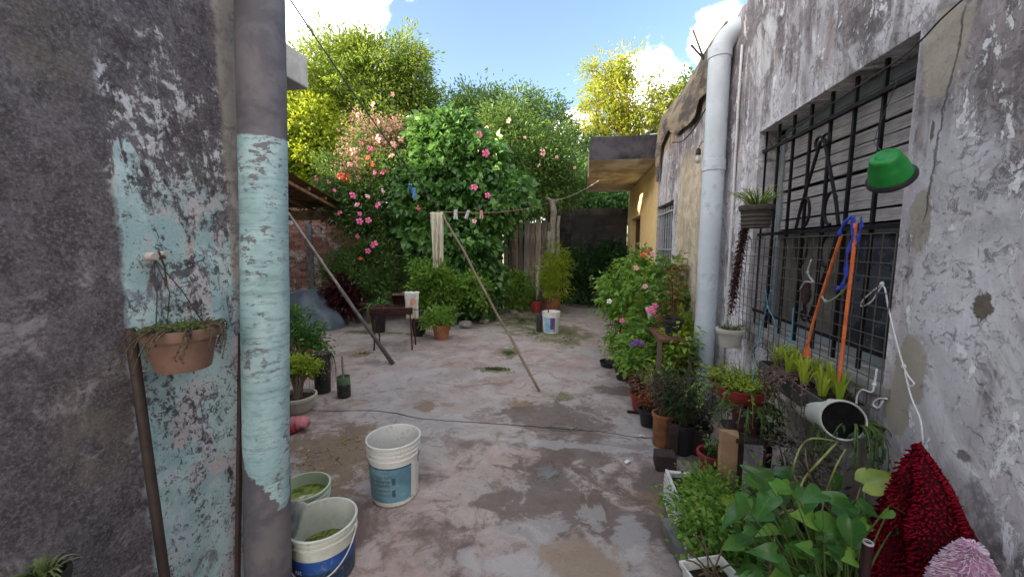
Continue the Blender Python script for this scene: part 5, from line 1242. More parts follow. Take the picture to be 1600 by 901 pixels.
for (px, py, rx, ry, n) in [(505, 720, .28, .16, 46), (560, 690, .18, .08, 20), (700, 700, 1.0, .9, 24), (900, 670, .05, .02, 5), (960, 560, .5, 1.0, 22), (545, 640, .3, .2, 10)]:
    p = onZ(px, py); a = np.random.normal(size=(n, 2))*.5; P.append(np.c_[p.x+a[:, 0]*rx, p.y+a[:, 1]*ry, np.full(n, .014)])
P = np.concatenate(P); n = len(P); D = unit(n); D[:, 2] *= .15; N = unit(n)*.3+np.array([0, 0, 1]); leaves(mm, P, D, N, .022*(.5+np.random.rand(n)), .014, T8)
o = ob('fallen_leaves', mm, leafmat('fallen_leaf', (.18, .14, .03), (.42, .40, .06), (.60, .52, .16), (.6, .3, .25), .15), None); props(o, 'scattered yellow fallen leaves and petals on the yard floor', 'fallen leaves', kind='stuff')
np.random.seed(62); mm = M(); n = 2600; P = np.c_[np.random.uniform(-3.2, 1.1, n), np.random.uniform(1.0, 8.5, n)**1.0, np.full(n, .013)]
edge_ = np.random.rand(n) < .45; P[edge_, 0] = np.random.uniform(.25, .75, edge_.sum())+.12*np.random.normal(size=edge_.sum())
D = unit(n); D[:, 2] *= .3; N = unit(n)*.5+np.array([0, 0, 1]); leaves(mm, P, D, N, .004+.013*np.random.rand(n)**3, .003+.007*np.random.rand(n)**3, T4)
o = ob('grit', mm, leafmat('grit_specks', (.03, .022, .018), (.12, .09, .07), (.38, .34, .30), (.5, .42, .12), .06, .0), None); props(o, 'fine grit and crumbs of soil strewn over the yard floor', 'grit', kind='stuff')
def scrap(label, px, py, w, rz, mat, l=None):
    p = gz(px, py); o = thing('scrap', label, 'litter', (p.x, p.y, .012), rz); q = M(); l = l or w*.45
    q.add([(-w/2, -l/2, 0), (0, -l/2, .008), (w/2, -l*.3, .002), (w/2, l/2, .004), (0, l*.4, .012), (-w/2, l/2, .001)], [(0, 1, 4, 5), (1, 2, 3, 4)]); c = ob('paper', q, mat, o); solid(c, .001)
scrap('small white paper scrap on the strip of floor near the planks', 981, 723, .05, .6, WHITEP); scrap('tiny pale paper scrap beside the rust-coloured can', 1003, 683, .045, -.1, plain('pale_paper', (.6, .55, .5), .8))
q = M(); q.box((-.055, -.012, 0), (.055, .012, .014), jit=.002); o = ob('wood_offcut', q, plain('blackened_wood', (.02, .018, .018), .8), None, loc=gz(990, 646)+Vector((0, 0, .008))); props(o, 'short black stick lying on the floor near the plant pots', 'stick')
q = M(); q.lathe([(0, 0), (.085, 0), (.10, .055), (.104, .06), (.095, .058), (.08, .012), (0, .012)], 26); t = thing('bowl', 'shallow black bowl on the floor beside the row of plants', 'bowl', gz(950, 572)+Vector((0, 0, .006))); ob('basin', q, BLACKP, t, smooth=True, auto=.7)

# ------------------------------------------------------------------ plants along the right wall
def row_plant(label, px, py, r, h, mat, style, leafm, seed, ph=.4, sp=.2, n=14, L=.07, Wd=.035, nl=9, T=T8, fl_=None, stem=None, z=0.0, rz=0, taper=.75, blade=None, X=None, lean=(0, 0), ribs=0, name='potted_plant', droop=.25):
    rr = random.Random(seed); p = onZ(px, py, z) if X is None else onX(px, py, X)
    base = Vector((p.x, p.y, (z if X is None else p.z)+.006))
    parts = []
    if blade: parts.append(('foliage', blades(rr, **blade, top=h-.03), leafm))
    if style:
        f, s = plantgeo(style, rr, ph, sp, n, L, Wd, nl, T, droop, lean, base_r=r*.5, top=h-.03); parts += [('foliage', f, leafm), ('stem', s, stem or STEMG)]
    t = potplant(label, base, r, h, mat, parts, rz=rz, taper=taper, ribs=ribs, name=name)
    return t
# tiered stand
st_ = gz(1018, 600); t = thing('plant_stand', 'narrow wooden plant stand with orange-brown planks among the potted plants', 'plant stand', (.80, 3.75, .004))
PLK = plain('orange_brown_plank', (.17, .085, .055), .8, .3, 8, .4, .2)
for z in (.32, .66): q = M(); q.box((-.13, -.45, z), (.13, .45, z+.022), jit=.003); ob('shelf', q, PLK, t)
for sx in (-1, 1):
    for sy in (-1, 1): q = M(); q.box((sx*.12-.016, sy*.43-.016, 0), (sx*.12+.016, sy*.43+.016, .66)); ob('leg', q, plain('grey_stand_wood', (.17, .13, .10), .85), t)
def on_stand(x, y, z): return (.80+x, 3.75+y, z+.026)
def sp_(label, x, y, z, r, h, mat, leafm, seed, **k):
    rr = random.Random(seed); T = k.pop('T', T8); bl = k.pop('blade', None); parts = []
    if bl: parts.append(('foliage', blades(rr, **bl, top=h-.03), leafm))
    else:
        stm = k.pop('stem', STEMG); f, s = plantgeo('leafy', rr, k.get('ph', .35), k.get('sp', .16), k.get('n', 14), k.get('L', .06), k.get('Wd', .03), k.get('nl', 9), T, .25, k.get('lean', (0, 0)), base_r=r*.5, top=h-.03)
        parts += [('foliage', f, leafm), ('stem', s, stm)]
    return potplant(label, (x, y, z), r, h, mat, parts)
a = on_stand(-.03, .28, .66); sp_('round-leaved plant in a white plastic pot, far end of the stand top', *a, .085, .15, WHITEP, LEAF_HIB, 71, ph=.42, sp=.20, n=20, L=.06, Wd=.035)
a = on_stand(.0, .05, .66); pk = sp_('pink-flowered leafy plant in the middle of the stand top', *a, .075, .13, TERRA, LEAF_BRT, 72, ph=.40, sp=.22, n=22, L=.06, Wd=.035)
a = on_stand(.02, -.26, .66); sp_('croton with orange-red top leaves on the near end of the stand top', *a, .08, .14, BLACKP, LEAF_CROT, 73, ph=.58, sp=.12, n=9, L=.10, Wd=.045, nl=8, stem=STEMB)
a = on_stand(.0, .32, .32); sp_('white-potted dense green plant on the lower stand shelf, far end', *a, .09, .13, WHITEP, LEAF_BRT, 74, ph=.26, sp=.18, n=20, L=.05, Wd=.03)
a = on_stand(.0, .0, .32); pu = sp_('purple-flowered small plant on the lower stand shelf', *a, .08, .11, REDP, LEAF_VINE, 75, ph=.20, sp=.16, n=18, L=.05, Wd=.03)
a = on_stand(.02, -.3, .32); sp_('yellow-leaved plant on the lower stand shelf, near end', *a, .08, .12, BLACKP, LEAF_LIME, 76, ph=.25, sp=.14, n=12, L=.10, Wd=.03)
def fl_at(parent, p, kind, s): 
    o = ob('flower', FM[kind], None, parent, loc=Vector(p)-parent.location); o.scale = (s,)*3; d = (CAMP-Vector(p)).normalized()+Vector((random.uniform(-.4, .4), 0, .4)); o.rotation_euler = d.to_track_quat('Z', 'Y').to_euler()
for (px, py, kk) in [(952, 470, 'w'), (1008, 447, 'l'), (972, 500, 'p'), (1045, 520, 'p'), (994, 418, 'l'), (1012, 392, 'r'), (1004, 398, 'r'), (1020, 396, 'l')]: fl_at(pk, at(px, py, 3.4), kk, .38)
for (px, py) in [(1018, 481), (1024, 477), (1014, 485), (1021, 486)]: fl_at(pk, at(px, py, 3.45), 'p', .42)
PURP = plain('purple_petal', (.20, .06, .35), .6, .2, 30, .1); FM['v'] = flower_mesh(PURP, .05)
for (px, py) in [(995, 533), (1002, 536), (989, 537)]: fl_at(pu, at(px, py, 3.35), 'v', .5)
LEAFS = [LEAF_BRT, LEAF_HIB, LEAF_VINE, LEAF_LIME]
rows_ = [
 ('slender upright plant with long leaves, leaning out at the far end of the row', 962, 548, .085, .16, BLACKP, 'leafy', LEAF_HIB, 81, dict(ph=1.0, sp=.26, n=9, L=.15, Wd=.035, nl=13, stem=STEMB, lean=(-.10, 0))),
 ('tall dark-stemmed shrub in a terracotta pot behind the black bowl', 985, 540, .12, .22, TERRA, 'leafy', LEAF_BRT, 82, dict(ph=1.05, sp=.30, n=21, L=0.101, Wd=0.058, nl=24, stem=STEMB)),
 ('tall rose-like shrub close to the wall below the small barred window', 1030, 560, .12, .22, BLACKP, 'leafy', LEAF_BRT, 83, dict(ph=1.15, sp=.28, n=20, L=0.088, Wd=0.058, nl=25, stem=STEMB)),
 ('bright green clump in a low dark pot beside the black bowl', 975, 592, .11, .15, BLACKP, 'leafy', LEAF_BRT, 84, dict(ph=.24, sp=.20, n=35, L=.06, Wd=.035, nl=12)),
 ('red-leaved plant in a brown pot at the front of the row', 1000, 640, .085, .15, REDP, 'leafy', LEAF_RED, 85, dict(ph=.22, sp=.16, n=21, L=.06, Wd=.022, nl=12, stem=STEMB)),
 ('broad yellow-green leaves in a dark pot before the plant stand', 1018, 640, .09, .17, BLACKP, 'leafy', LEAF_LIME, 86, dict(ph=.34, sp=.15, n=10, L=.12, Wd=.045, nl=9)),
 ('leafy green plant with red shoots beside the drainpipe foot', 1058, 648, .11, .20, TERRA, 'leafy', LEAF_BRT, 87, dict(ph=.62, sp=.20, n=24, L=0.081, Wd=0.052, nl=18, stem=plain('red_stem', (.30, .06, .05), .6))),
 ('bare twiggy plant in a tall rust-coloured can', 1034, 694, .068, .24, plain('rusty_can', (.26, .11, .05), .7, .4, 9, .3, .3, dirt_amt=.6), 'leafy', LEAF_GREY, 88, dict(ph=.42, sp=.22, n=35, L=.045, Wd=.010, nl=13, stem=STEMB, taper=.97)),
 ('dark narrow-leaved plant in a black pot right of the rust-coloured can', 1064, 706, .085, .22, BLACKP, 'leafy', LEAF_DK, 89, dict(ph=.40, sp=.20, n=32, L=.09, Wd=.014, nl=15, stem=STEMB)),
 ('grey-leaved dry plant in a dark brown pot in front of the drainpipe foot', 1088, 705, .09, .20, plain('dark_brown_pot', (.06, .035, .03), .6), 'leafy', LEAF_GREY, 90, dict(ph=.36, sp=.18, n=32, L=.06, Wd=.013, nl=15, stem=STEMB)),
 ('dark red plastic pot with a few sprigs beside the timber post', 1112, 752, .085, .19, REDP, 'leafy', LEAF_VINE, 91, dict(ph=.16, sp=.10, n=10, L=.04, Wd=.02, nl=9)),
 ('leafy shrub with mixed yellow leaves at the back of the row by the ochre wall', 1002, 515, .12, .22, TERRA, 'leafy', LEAF_LIME, 92, dict(ph=.85, sp=.32, n=18, L=0.108, Wd=0.065, nl=19, stem=STEMB)),
 ('low leafy plant in a grey pot at the far end of the row', 972, 515, .12, .18, GREYP, 'leafy', LEAF_VINE, 93, dict(ph=.50, sp=.26, n=24, L=.07, Wd=.04, nl=16)),
 ('dry brown-leaved plant crowded behind the red-leaved pot', 1022, 620, .09, .18, TERRA, 'leafy', LEAF_CROT, 94, dict(ph=.42, sp=.18, n=18, L=.06, Wd=.02, nl=13, stem=STEMB)),
 ('tall bright shrub with yellow top leaves crowding over the plant stand', 1012, 575, .11, .20, TERRA, 'leafy', LEAF_BRT, 95, dict(ph=1.12, sp=.30, n=26, L=0.081, Wd=0.052, nl=24, stem=STEMB)),
 ('bushy mid-height shrub on the floor in front of the plant stand', 1004, 608, .10, .18, BLACKP, 'leafy', LEAF_BRT, 96, dict(ph=.62, sp=.26, n=26, L=0.068, Wd=0.043, nl=20, stem=STEMB)),
 ('rose bush with dark stems between the plant stand and the drainpipe', 1048, 622, .10, .20, REDP, 'leafy', LEAF_BRT, 97, dict(ph=.90, sp=.24, n=20, L=0.068, Wd=0.046, nl=22, stem=STEMB)),
 ('tangled low plant with curling dry leaves beside the rust-coloured can', 1012, 664, .075, .14, BLACKP, 'leafy', LEAF_CROT, 98, dict(ph=.30, sp=.18, n=20, L=.05, Wd=.012, nl=14, stem=STEMB)),
]
for (lb, px, py, r, h, mt, sty, lf, sd, k) in rows_: row_plant(lb, px, py, r, h, mt, sty, lf, sd, **k)
bush('rose_bush', 'tall airy bright-leaved bush rising beside the small barred window', gz(1026, 566), [B_(1012, 430, 4.3, 26, 26), B_(1035, 465, 4.2, 22, 32), B_(1000, 405, 4.4, 16, 14), B_(1048, 430, 4.2, 12, 22), B_(1010, 490, 4.2, 18, 24)], 135, 15, .085, .062, .042, LEAF_BRT, T8, 'bush', 301, shell=.15, pot=(.12, .22, TERRA))
bush('leafy_bush', 'loose leafy bush at the far outer end of the plant row', gz(975, 552), [B_(966, 460, 4.7, 26, 38), B_(950, 440, 4.8, 14, 24), B_(988, 490, 4.6, 22, 28), B_(985, 415, 4.8, 18, 18), B_(960, 520, 4.6, 14, 20)], 130, 15, .085, .060, .032, LEAF_BRT, T8, 'bush', 302, shell=.15, pot=(.11, .20, BLACKP))
bush('leafy_bush', 'low bright leafy bush spilling in front of the plant stand legs', gz(1006, 622), [B_(985, 562, 3.7, 20, 18), B_(1005, 545, 3.7, 22, 22), B_(1030, 570, 3.6, 22, 26), B_(1020, 515, 3.8, 18, 20), B_(990, 530, 3.9, 16, 20)], 125, 15, .07, .052, .034, LEAF_BRT, T8, 'bush', 303, shell=.15, pot=(.10, .18, REDP))
bush('leafy_bush', 'yellowish leafy bush between the plant stand and the drainpipe', gz(1060, 640), [B_(1056, 540, 3.4, 20, 30), B_(1045, 590, 3.4, 20, 24), B_(1068, 500, 3.5, 10, 22)], 75, 14, .07, .050, .030, LEAF_LIME, T8, 'bush', 304, shell=.15, pot=(.10, .20, TERRA))
# wooden blocks by the front pots
DKW = plain('dark_block_wood', (.055, .038, .034), .75, .3, 10, .4, .25)
q = M(); q.box((-.07, -.05, 0), (.06, .05, .095), jit=.004); o = ob('wood_block', q, DKW, None, loc=gz(1041, 735)+Vector((0, .04, .004)), bevel=.004); props(o, 'dark brown wooden block on the floor at the end of the white trough', 'wood block')
q = M(); q.box((-.03, -.02, 0), (.03, .02, .22), jit=.004); o = ob('wood_block', q, DKW, None, loc=gz(1054, 720)+Vector((0, .07, .004)), bevel=.004); props(o, 'upright dark plank end standing behind the dark brown block', 'wood block')
# timber post and shelf by the wall
TIM = plain('raw_orange_timber', (.40, .24, .145), .8, .35, 6, .5, .2, dirt=(.20, .12, .08), dirt_amt=.5)
pz = at(1140, 672, 1.95); t = thing('shelf', 'rough plank shelf on an upright orange timber post below the hanging pots', 'shelf', (pz.x, pz.y, .004))
q = M(); q.box((-.042, -.014, 0), (.042, .014, pz.z), jit=.004); q.v[0][5][2] -= .03; ob('upright', q, TIM, t, bevel=.003)
q = M(); q.box((.03, -.02, pz.z-.06), (.30, .22, pz.z-.035), jit=.003); ob('plank', q, DKW, t, bevel=.003)
q = M(); q.box((.055, .03, 0), (.085, .06, pz.z-.062)); ob('leg', q, DKW, t)
q = M(); q.box((.25, .16, 0), (.28, .19, pz.z-.062)); ob('leg', q, DKW, t)
rr = random.Random(101); base = Vector((pz.x+.12, pz.y+.10, pz.z-.03)); 
f, s = plantgeo('trail', rr, .16, .13, 40, .030, .016, 10, T4, .1, base_r=.05, top=.13); potplant('maroon pot with trailing greenery standing on the plank shelf', base, .085, .14, plain('maroon_pot', (.09, .025, .03), .5), [('foliage', f, LEAF_DK), ('stem', s, STEMG)])
# red hanging bowl with sedum
hb_ = at(1158, 612, 2.10); rr = random.Random(102); bowl_z = .09
t = thing('hanging_bowl', 'red plastic bowl of light green succulents hanging from the window mesh', 'hanging pot', (hb_.x, hb_.y, hb_.z-.06))
q = M(); q.lathe([(0, 0), (.07, 0), (.10, .015), (.135, .065), (.148, .10), (.156, .102), (.156, .108), (.144, .106), (.125, .07), (0, .07)], 36); ob('bowl', q, REDP, t, smooth=True, auto=.8)
f, s = plantgeo('leafy', rr, .10, .16, 130, .030, .016, 10, T4, .1, base_r=.12, top=.08); o = ob('foliage', f, LEAF_LIME, t); o['kind'] = 'stuff'; ob('stem', s, STEMG, t)
f, s = plantgeo('trail', rr, .12, .16, 36, .024, .014, 9, T4, .1, base_r=.12, top=.10); o = ob('trailing_foliage', f, LEAF_BRT, t); o['kind'] = 'stuff'; ob('trailing_stem', s, STEMG, t)
BLUET = plain('blue_twine', (.10, .30, .42), .7, .2, 30, .2); WT = plain('white_twine', (.68, .68, .70), .8, .1, 30, .2)
for (tx, ty) in ((1222, 531), (1190, 500), (1235, 520)):
    e = onX(tx, ty, RX-.06); q = M(); a = 2.2+tx*.01; q.tube([(.15*math.cos(a*3), .15*math.sin(a*3), .105), Vector(e)-t.location], .0022, 5); ob('hanger_cord', q, BLUET, t)
# grey-brown sprawling succulents below the red bowl and the trough
MESHX = RX-.035
def blob_plant(label, name, base, blobs, nc, nl, cr, L, Wd, mat, seed, T=T4, cat='plant', **kw):
    return bush(name, label, base, blobs, nc, nl, cr, L, Wd, mat, T, cat, seed, **kw)
tz = onX(1262, 592, RX-.10); y0 = onX(1330, 592, RX-.1).y; y1_ = onX(1205, 592, RX-.1).y
t = thing('window_trough', 'dark long trough under the window holding spiky bright green succulents', 'planter', (RX-.10, (y0+y1_)/2, tz.z-.10)); Ly = (y1_-y0)/2
q = M(); q.box((-.07, -Ly, 0), (.07, Ly, .09)); ob('trough', q, plain('dark_grey_trough', (.07, .065, .06), .8, .3, 9, .4), t, bevel=.006)
q = M(); q.box((-.062, -Ly+.01, .0905), (.062, Ly-.01, .094)); ob('soil', q, SOIL, t)
rr = random.Random(103); f = M()
for k in range(13):
    b_ = blades(rr, 11, .13, .06, .013, .15, .012); yy = -Ly+.04+(2*Ly-.08)*k/12; xx = rr.uniform(-.05, .04)
    for v in b_.v: v += np.array([xx, yy, .09])
    n0 = f.n; f.v += b_.v; f.f += [tuple(i+n0 for i in p) for p in b_.f]; f.mi += b_.mi; f.r += [rr.random()*.6+.4]*len(b_.r); f.n += b_.n
o = ob('foliage', f, LEAF_LIME, t); o['kind'] = 'stuff'
f, s = plantgeo('trail', rr, .15, .12, 46, .022, .012, 12, T4, .1, base_r=.05, top=.10); 
for mm_ in (f, s):
    for v in mm_.v: v[:, 1] *= 1.7
o = ob('trailing_foliage', f, LEAF_GREY, t); o['kind'] = 'stuff'; ob('trailing_stem', s, plain('wine_stem', (.13, .08, .07), .7), t)
f, s = plantgeo('leafy', rr, .09, .10, 40, .022, .012, 8, T4, .1, base_r=.05, top=.09, lean=(0, .5)); o = ob('foliage', f, LEAF_GREY, t, loc=(0, Ly*.6, 0)); o['kind'] = 'stuff'
# small succulent pot standing on the trough end, brownish
# white tub lying on its side
m0 = at(1318, 656, 1.47); m1 = at(1262, 632, 1.80); ax = (m1-m0); Lb = ax.length
t = thing('tub_planter', 'white tub lying on its side below the window, dark open mouth facing out', 'planter', m0)
mt = ax.to_track_quat('Z', 'Y').to_matrix().to_4x4()
q = M(); q.lathe([(0, .05), (.066, .045), (.070, .0), (.074, -.002), (.077, .004), (.076, .02), (.070, .024), (.066, Lb*.5), (.060, Lb-.01), (.055, Lb), (0, Lb)], 34, (0, 0, 0), mt); ob('tub', q, DIRTYW, t, smooth=True, auto=.7)
q = M(); q.disc(.069, .006, 30, jit=.004, mat=mt); ob('dark_soil', q, plain('black_soil', (.010, .009, .009), .95, .3, 20, .6, .05), t)
rr = random.Random(104); f, s = plantgeo('trail', rr, .16, .10, 30, .035, .014, 8, T8, .4, base_r=.03, top=-.02); o = ob('foliage', f, LEAF_DK, t, loc=(.06, .04, 0)); o['kind'] = 'stuff'; ob('stem', s, STEMG, t, loc=(.06, .04, 0))

# white small hanging pot, trailing maroon plant, dark pot with succulent
p = onX(1140, 540, RX-.12); rr = random.Random(105); f, s = plantgeo('leafy', rr, .05, .07, 26, .028, .010, 7, T4, .1, base_r=.05, top=.10)
potplant('small pale grey pot with sparse succulents hanging between drainpipe and window', (p.x, p.y, p.z), .082, .125, CREAMP, [('foliage', f, LEAF_OLIVE), ('stem', s, STEMB)], taper=.78, name='hanging_pot')
p = onX(1180, 356, RX-.10); rr = random.Random(106); f, s = plantgeo('leafy', rr, .12, .15, 40, .030, .012, 9, T4, .1, base_r=.05, top=.12, lean=(0, .3))
t = potplant('dark ridged pot of pale succulents fixed at the upper left corner of the window', (p.x, p.y, p.z), .085, .135, plain('dark_stone_pot', (.075, .065, .055), .85, .3, 12, .5), [('foliage', f, LEAF_LIME), ('stem', s, STEMG)], taper=.9, ribs=5, name='hanging_pot')
ms = onX(1165, 352, RX-.13); rr = random.Random(107); f = M(); s = M(); P = []; Dd = []; me_ = onX(1144, 492, RX-.10)
for k in range(15):
    o1 = Vector((rr.uniform(-.02, .02), rr.uniform(-.03, .03), rr.uniform(-.02, .02))); e = me_+Vector((rr.uniform(-.02, .02), rr.uniform(-.025, .025), rr.uniform(-.02, .14)))
    pts = bez(ms+o1, ms.lerp(me_, .4)+Vector((0, .03, .0))+o1, e, 14); s.tube(pts, .0018, 4)
    for i in range(52):
        x = i/51*12.9; j = int(x); pp = pts[j].lerp(pts[j+1], x-j); P.append(tuple(pp)); a = i*2.4; Dd.append((math.cos(a), math.sin(a), rr.uniform(-.9, .2)))
n = len(P); leaves(f, P, Dd, unit(n)*.5+np.array([0, 0, 1]), .028*(.6+.7*np.random.rand(n)), .013, T4)
t = thing('trailing_plant', 'maroon string-like trailing plant hanging down beside the window', 'plant', ms); o = ob('foliage', f, LEAF_RED, t, world=True); o['kind'] = 'stuff'; ob('stem', s, STEMB, t, world=True)

# ------------------------------------------------------------------ wire mesh panel on the window
mA = onX(1163, 358, MESHX).y; mB = onX(1402, 355, MESHX).y; zT = 1.50; zB = .84
wm = thing('wire_mesh_panel', 'rusty wire mesh panel hung over the lower half of the large window', 'wire mesh', (MESHX, (mA+mB)/2, zB))
MW = plain('rusty_grey_wire', (.085, .075, .07), .6, .3, 30, .1, .4)
hv = M(); hv.tube([(0, mB-(mA+mB)/2, 0), (-.004, 0, 0), (0, mA-(mA+mB)/2, 0)], .0021, 5); hme = hv.mesh('horizontal_wire', [MW])
nh = 13
for k in range(nh): o = ob('horizontal_wire', hme, None, wm, loc=(-.002+random.uniform(-.002, .002), 0, (zT-zB)*k/(nh-1)))
vv = M(); vv.tube([(0, 0, 0), (-.003, 0, (zT-zB)/2), (0, 0, zT-zB)], .0021, 5); vme = vv.mesh('vertical_wire', [MW]); nv = 22
for k in range(nv): ob('vertical_wire', vme, None, wm, loc=(.0015, (mB-mA)/2*(1-2*k/(nv-1))*-1, 0))
# black wire loops, blue twine and white twine on the mesh
def string(label, name, pts, r, mat, cat='string', knots=(), X=None):
    P = [onX(x, y, X if X is not None else RX-.06) if not isinstance(x, Vector) else x for (x, y) in pts]
    t = thing(name, label, cat, P[0]); q = M(); 
    fine = []
    for i in range(len(P)-1):
        p0_, p1_, p2_, p3_ = P[max(0, i-1)], P[i], P[i+1], P[min(len(P)-1, i+2)]
        for k in range(4):
            u = k/4; fine.append(.5*((2*p1_)+(-p0_+p2_)*u+(2*p0_-5*p1_+4*p2_-p3_)*u*u+(-p0_+3*p1_-3*p2_+p3_)*u**3))
    fine.append(P[-1]); q.tube(fine, r, 6); ob('cord', q, mat, t, world=True, smooth=True)
    for i in knots:
        q = M(); q.lathe([(0, -.008), (.006, -.004), (.007, .002), (.004, .008), (0, .010)], 8, tuple(P[i])); ob('knot', q, mat, t, world=True)
    return t
ORG = plain('orange_plastic_cord', (.72, .17, .05), .6, .3, 25, .2, .3, dirt=(.30, .08, .03), dirt_amt=.5); BLU = plain('blue_plastic_strap', (.035, .075, .48), .45, .25, 20, .2, .4)
XA = RX-.075
t1 = string('orange cord slanting down to an orange tag, left of the pair on the window', 'orange_cord', [(1315, 366), (1300, 410), (1284, 460), (1270, 505), (1262, 540)], .0060, ORG, 'cord', X=XA)
a = onX(1262, 536, XA)-t1.location; q = M()
q.add([(a.x-.004, a.y+.006, a.z), (a.x-.004, a.y-.008, a.z), (a.x-.010, a.y-.026, a.z-.062), (a.x-.010, a.y+.022, a.z-.068), (a.x+.004, a.y+.006, a.z), (a.x+.004, a.y-.008, a.z), (a.x+.004, a.y-.026, a.z-.062), (a.x+.004, a.y+.022, a.z-.068)], [(0, 1, 2, 3), (7, 6, 5, 4), (0, 4, 5, 1), (1, 5, 6, 2), (2, 6, 7, 3), (3, 7, 4, 0)])
ob('tag', q, ORG, t1)
t2 = string('longer orange cord hanging steeply to the white tub, right of the pair on the window', 'orange_cord', [(1337, 348), (1333, 400), (1326, 460), (1318, 530), (1309, 612)], .0068, ORG, 'cord', X=XA-.01)
def strap(label, pts, w, X):
    P = [onX(x, y, X) for x, y in pts]; t = thing('blue_strap', label, 'strap', P[0]); q = M(); V = []
    fine = []
    for i in range(len(P)-1):
        for k in range(4): fine.append(P[i].lerp(P[i+1], k/4))
    fine.append(P[-1])
    for i, p in enumerate(fine):
        d = (fine[min(i+1, len(fine)-1)]-fine[max(i-1, 0)]).normalized(); s_ = d.cross(Vector((1, 0, 0))).normalized()*w*.5*(1+.2*math.sin(i*1.7)); wob = .004*math.sin(i*1.3)
        V += [tuple(p-s_+Vector((wob, 0, 0))), tuple(p+s_-Vector((wob, 0, 0)))]
    q.add(V, [(2*i, 2*i+1, 2*i+3, 2*i+2) for i in range(len(fine)-1)]); o = ob('band', q, BLU, t, world=True, smooth=True); solid(o, .003); return t
strap('crumpled blue strap looped at the top of the left orange cord', [(1310, 368), (1316, 352), (1327, 340), (1333, 338), (1332, 372), (1324, 395), (1322, 430), (1316, 447), (1305, 452)], .016, XA-.016)
strap('narrow blue strap at the top of the right orange cord', [(1345, 338), (1346, 352), (1341, 368), (1338, 385)], .013, XA-.022)
string('greenish knotted rope hanging in a curve below the blue strap', 'rope', [(1328, 438), (1316, 455), (1300, 468), (1290, 470), (1284, 462)], .004, plain('pale_rope', (.32, .34, .28), .9), 'rope', (1, 3), XA)
string('white string with a loop hanging at the right edge of the window', 'white_string', [(1378, 443), (1350, 466), (1346, 478), (1362, 470), (1380, 446), (1388, 480), (1400, 530), (1412, 572), (1420, 588), (1428, 598), (1420, 602), (1414, 580), (1424, 620), (1438, 655), (1442, 690)], .0028, WT, 'string', (0, 7), RX-.03)
string('light blue twine hanging inside the left side of the window mesh', 'blue_twine', [(1205, 455), (1200, 470), (1194, 495), (1188, 520), (1185, 545)], .0028, BLUET, 'twine', (0,), RX-.05)
string('second light blue twine crossing the mesh further right', 'blue_twine', [(1196, 450), (1200, 480), (1210, 500), (1212, 530)], .0022, BLUET, 'twine', (1,), RX-.05)
string('blue twine tied on the mesh behind the orange tag', 'blue_twine', [(1240, 480), (1238, 510), (1236, 545), (1250, 550), (1256, 543)], .0032, BLUET, 'twine', (3,), RX-.05)
string('grey knotted cord tied low on the mesh behind the two orange cords', 'grey_cord', [(1268, 405), (1262, 425), (1270, 440), (1258, 440), (1250, 452)], .004, plain('grey_cord_mat', (.36, .38, .38), .9), 'cord', (1, 2), RX-.06)
string('white wire hook hanging at the lower right corner of the window', 'wire_hook', [(1370, 575), (1366, 600), (1362, 612), (1346, 608), (1338, 622), (1340, 640)], .0035, WT, 'hook', (1,), RX-.06)
string('pale bent wire ring beside the white tub', 'wire_hook', [(1386, 622), (1372, 622), (1364, 630), (1372, 636), (1380, 625)], .0028, WT, 'hook', (), RX-.06)
string('black wire loop curling above the red hanging bowl', 'wire_loop', [(1190, 588), (1182, 565), (1178, 548), (1184, 538), (1194, 536), (1200, 550), (1196, 575)], .003, WIRE, 'wire', (), RX-.10)
cable = string('thin black cable strung across the wall above the large window', 'cable', [(1512, -8), (1470, 30), (1440, 62), (1400, 96), (1340, 135), (1260, 188), (1190, 236)], .0032, WIRE, 'cable', (), RX-.035)
# dark rag tied behind grille
t = thing('dark_rag', 'dark bundled rag tied on the grille behind the left orange cord', 'rag', onX(1268, 440, RX-.02)); q = M(); V = []
for j in range(12):
    for i in range(12):
        a_ = 2*PI*i/12; z = -.11*j/11; r_ = .018+.014*math.sin(j/11*PI)+.008*mnoise.noise(Vector((math.cos(a_)*2, math.sin(a_)*2, j*.5))); V.append((r_*.5*math.cos(a_)-.02, r_*math.sin(a_), z))
q.add(V, [(j*12+i, (j+1)*12+i, (j+1)*12+(i+1) % 12, j*12+(i+1) % 12) for j in range(11) for i in range(12)]); ob('fabric', q, plain('dark_maroon_rag', (.04, .02, .025), .95), t, smooth=True)

# green bucket hung upside down
gc = onX(1392, 272, RX-.13); tip = (Vector((-.62, -.50, .72))).normalized(); mt = tip.to_track_quat('Z', 'Y').to_matrix().to_4x4()
t = thing('green_bucket', 'bright green plastic bucket with black rim hung upside down on the window grille', 'bucket', gc)
GRN = plain('bright_green_plastic', (.010, .25, .04), .45, .2, 8, .1, .45, dirt=(.03, .12, .03), dirt_amt=.25)
t.scale = (.70,)*3; q = M(); q.lathe([(.086, -.012), (.082, .0), (.076, .03), (.072, .065), (.070, .068), (.068, .072), (.060, .100), (.057, .118), (.050, .126), (.036, .128), (.030, .122), (0, .120)], 40, (0, 0, -.01), mt); ob('pail', q, GRN, t, smooth=True, auto=.9)
q = M(); q.lathe([(.089, -.022), (.093, -.016), (.094, -.004), (.086, .006), (.080, .004), (.078, -.02), (.089, -.022)], 40, (0, 0, -.01), mt); ob('rim', q, BLACKP, t, smooth=True, auto=.9)
tipp = gc+mt.to_3x3() @ Vector((0, 0, .079)); top_ = onX(1372, 200, RX-.02); q = M(); q.tube([(v-gc)/.70 for v in (tipp, tipp.lerp(top_, .5)+Vector((-.01, .02, 0)), top_, onX(1405, 120, RX+.02))], .0022, 5); ob('hanging_wire', q, WIRE, t)

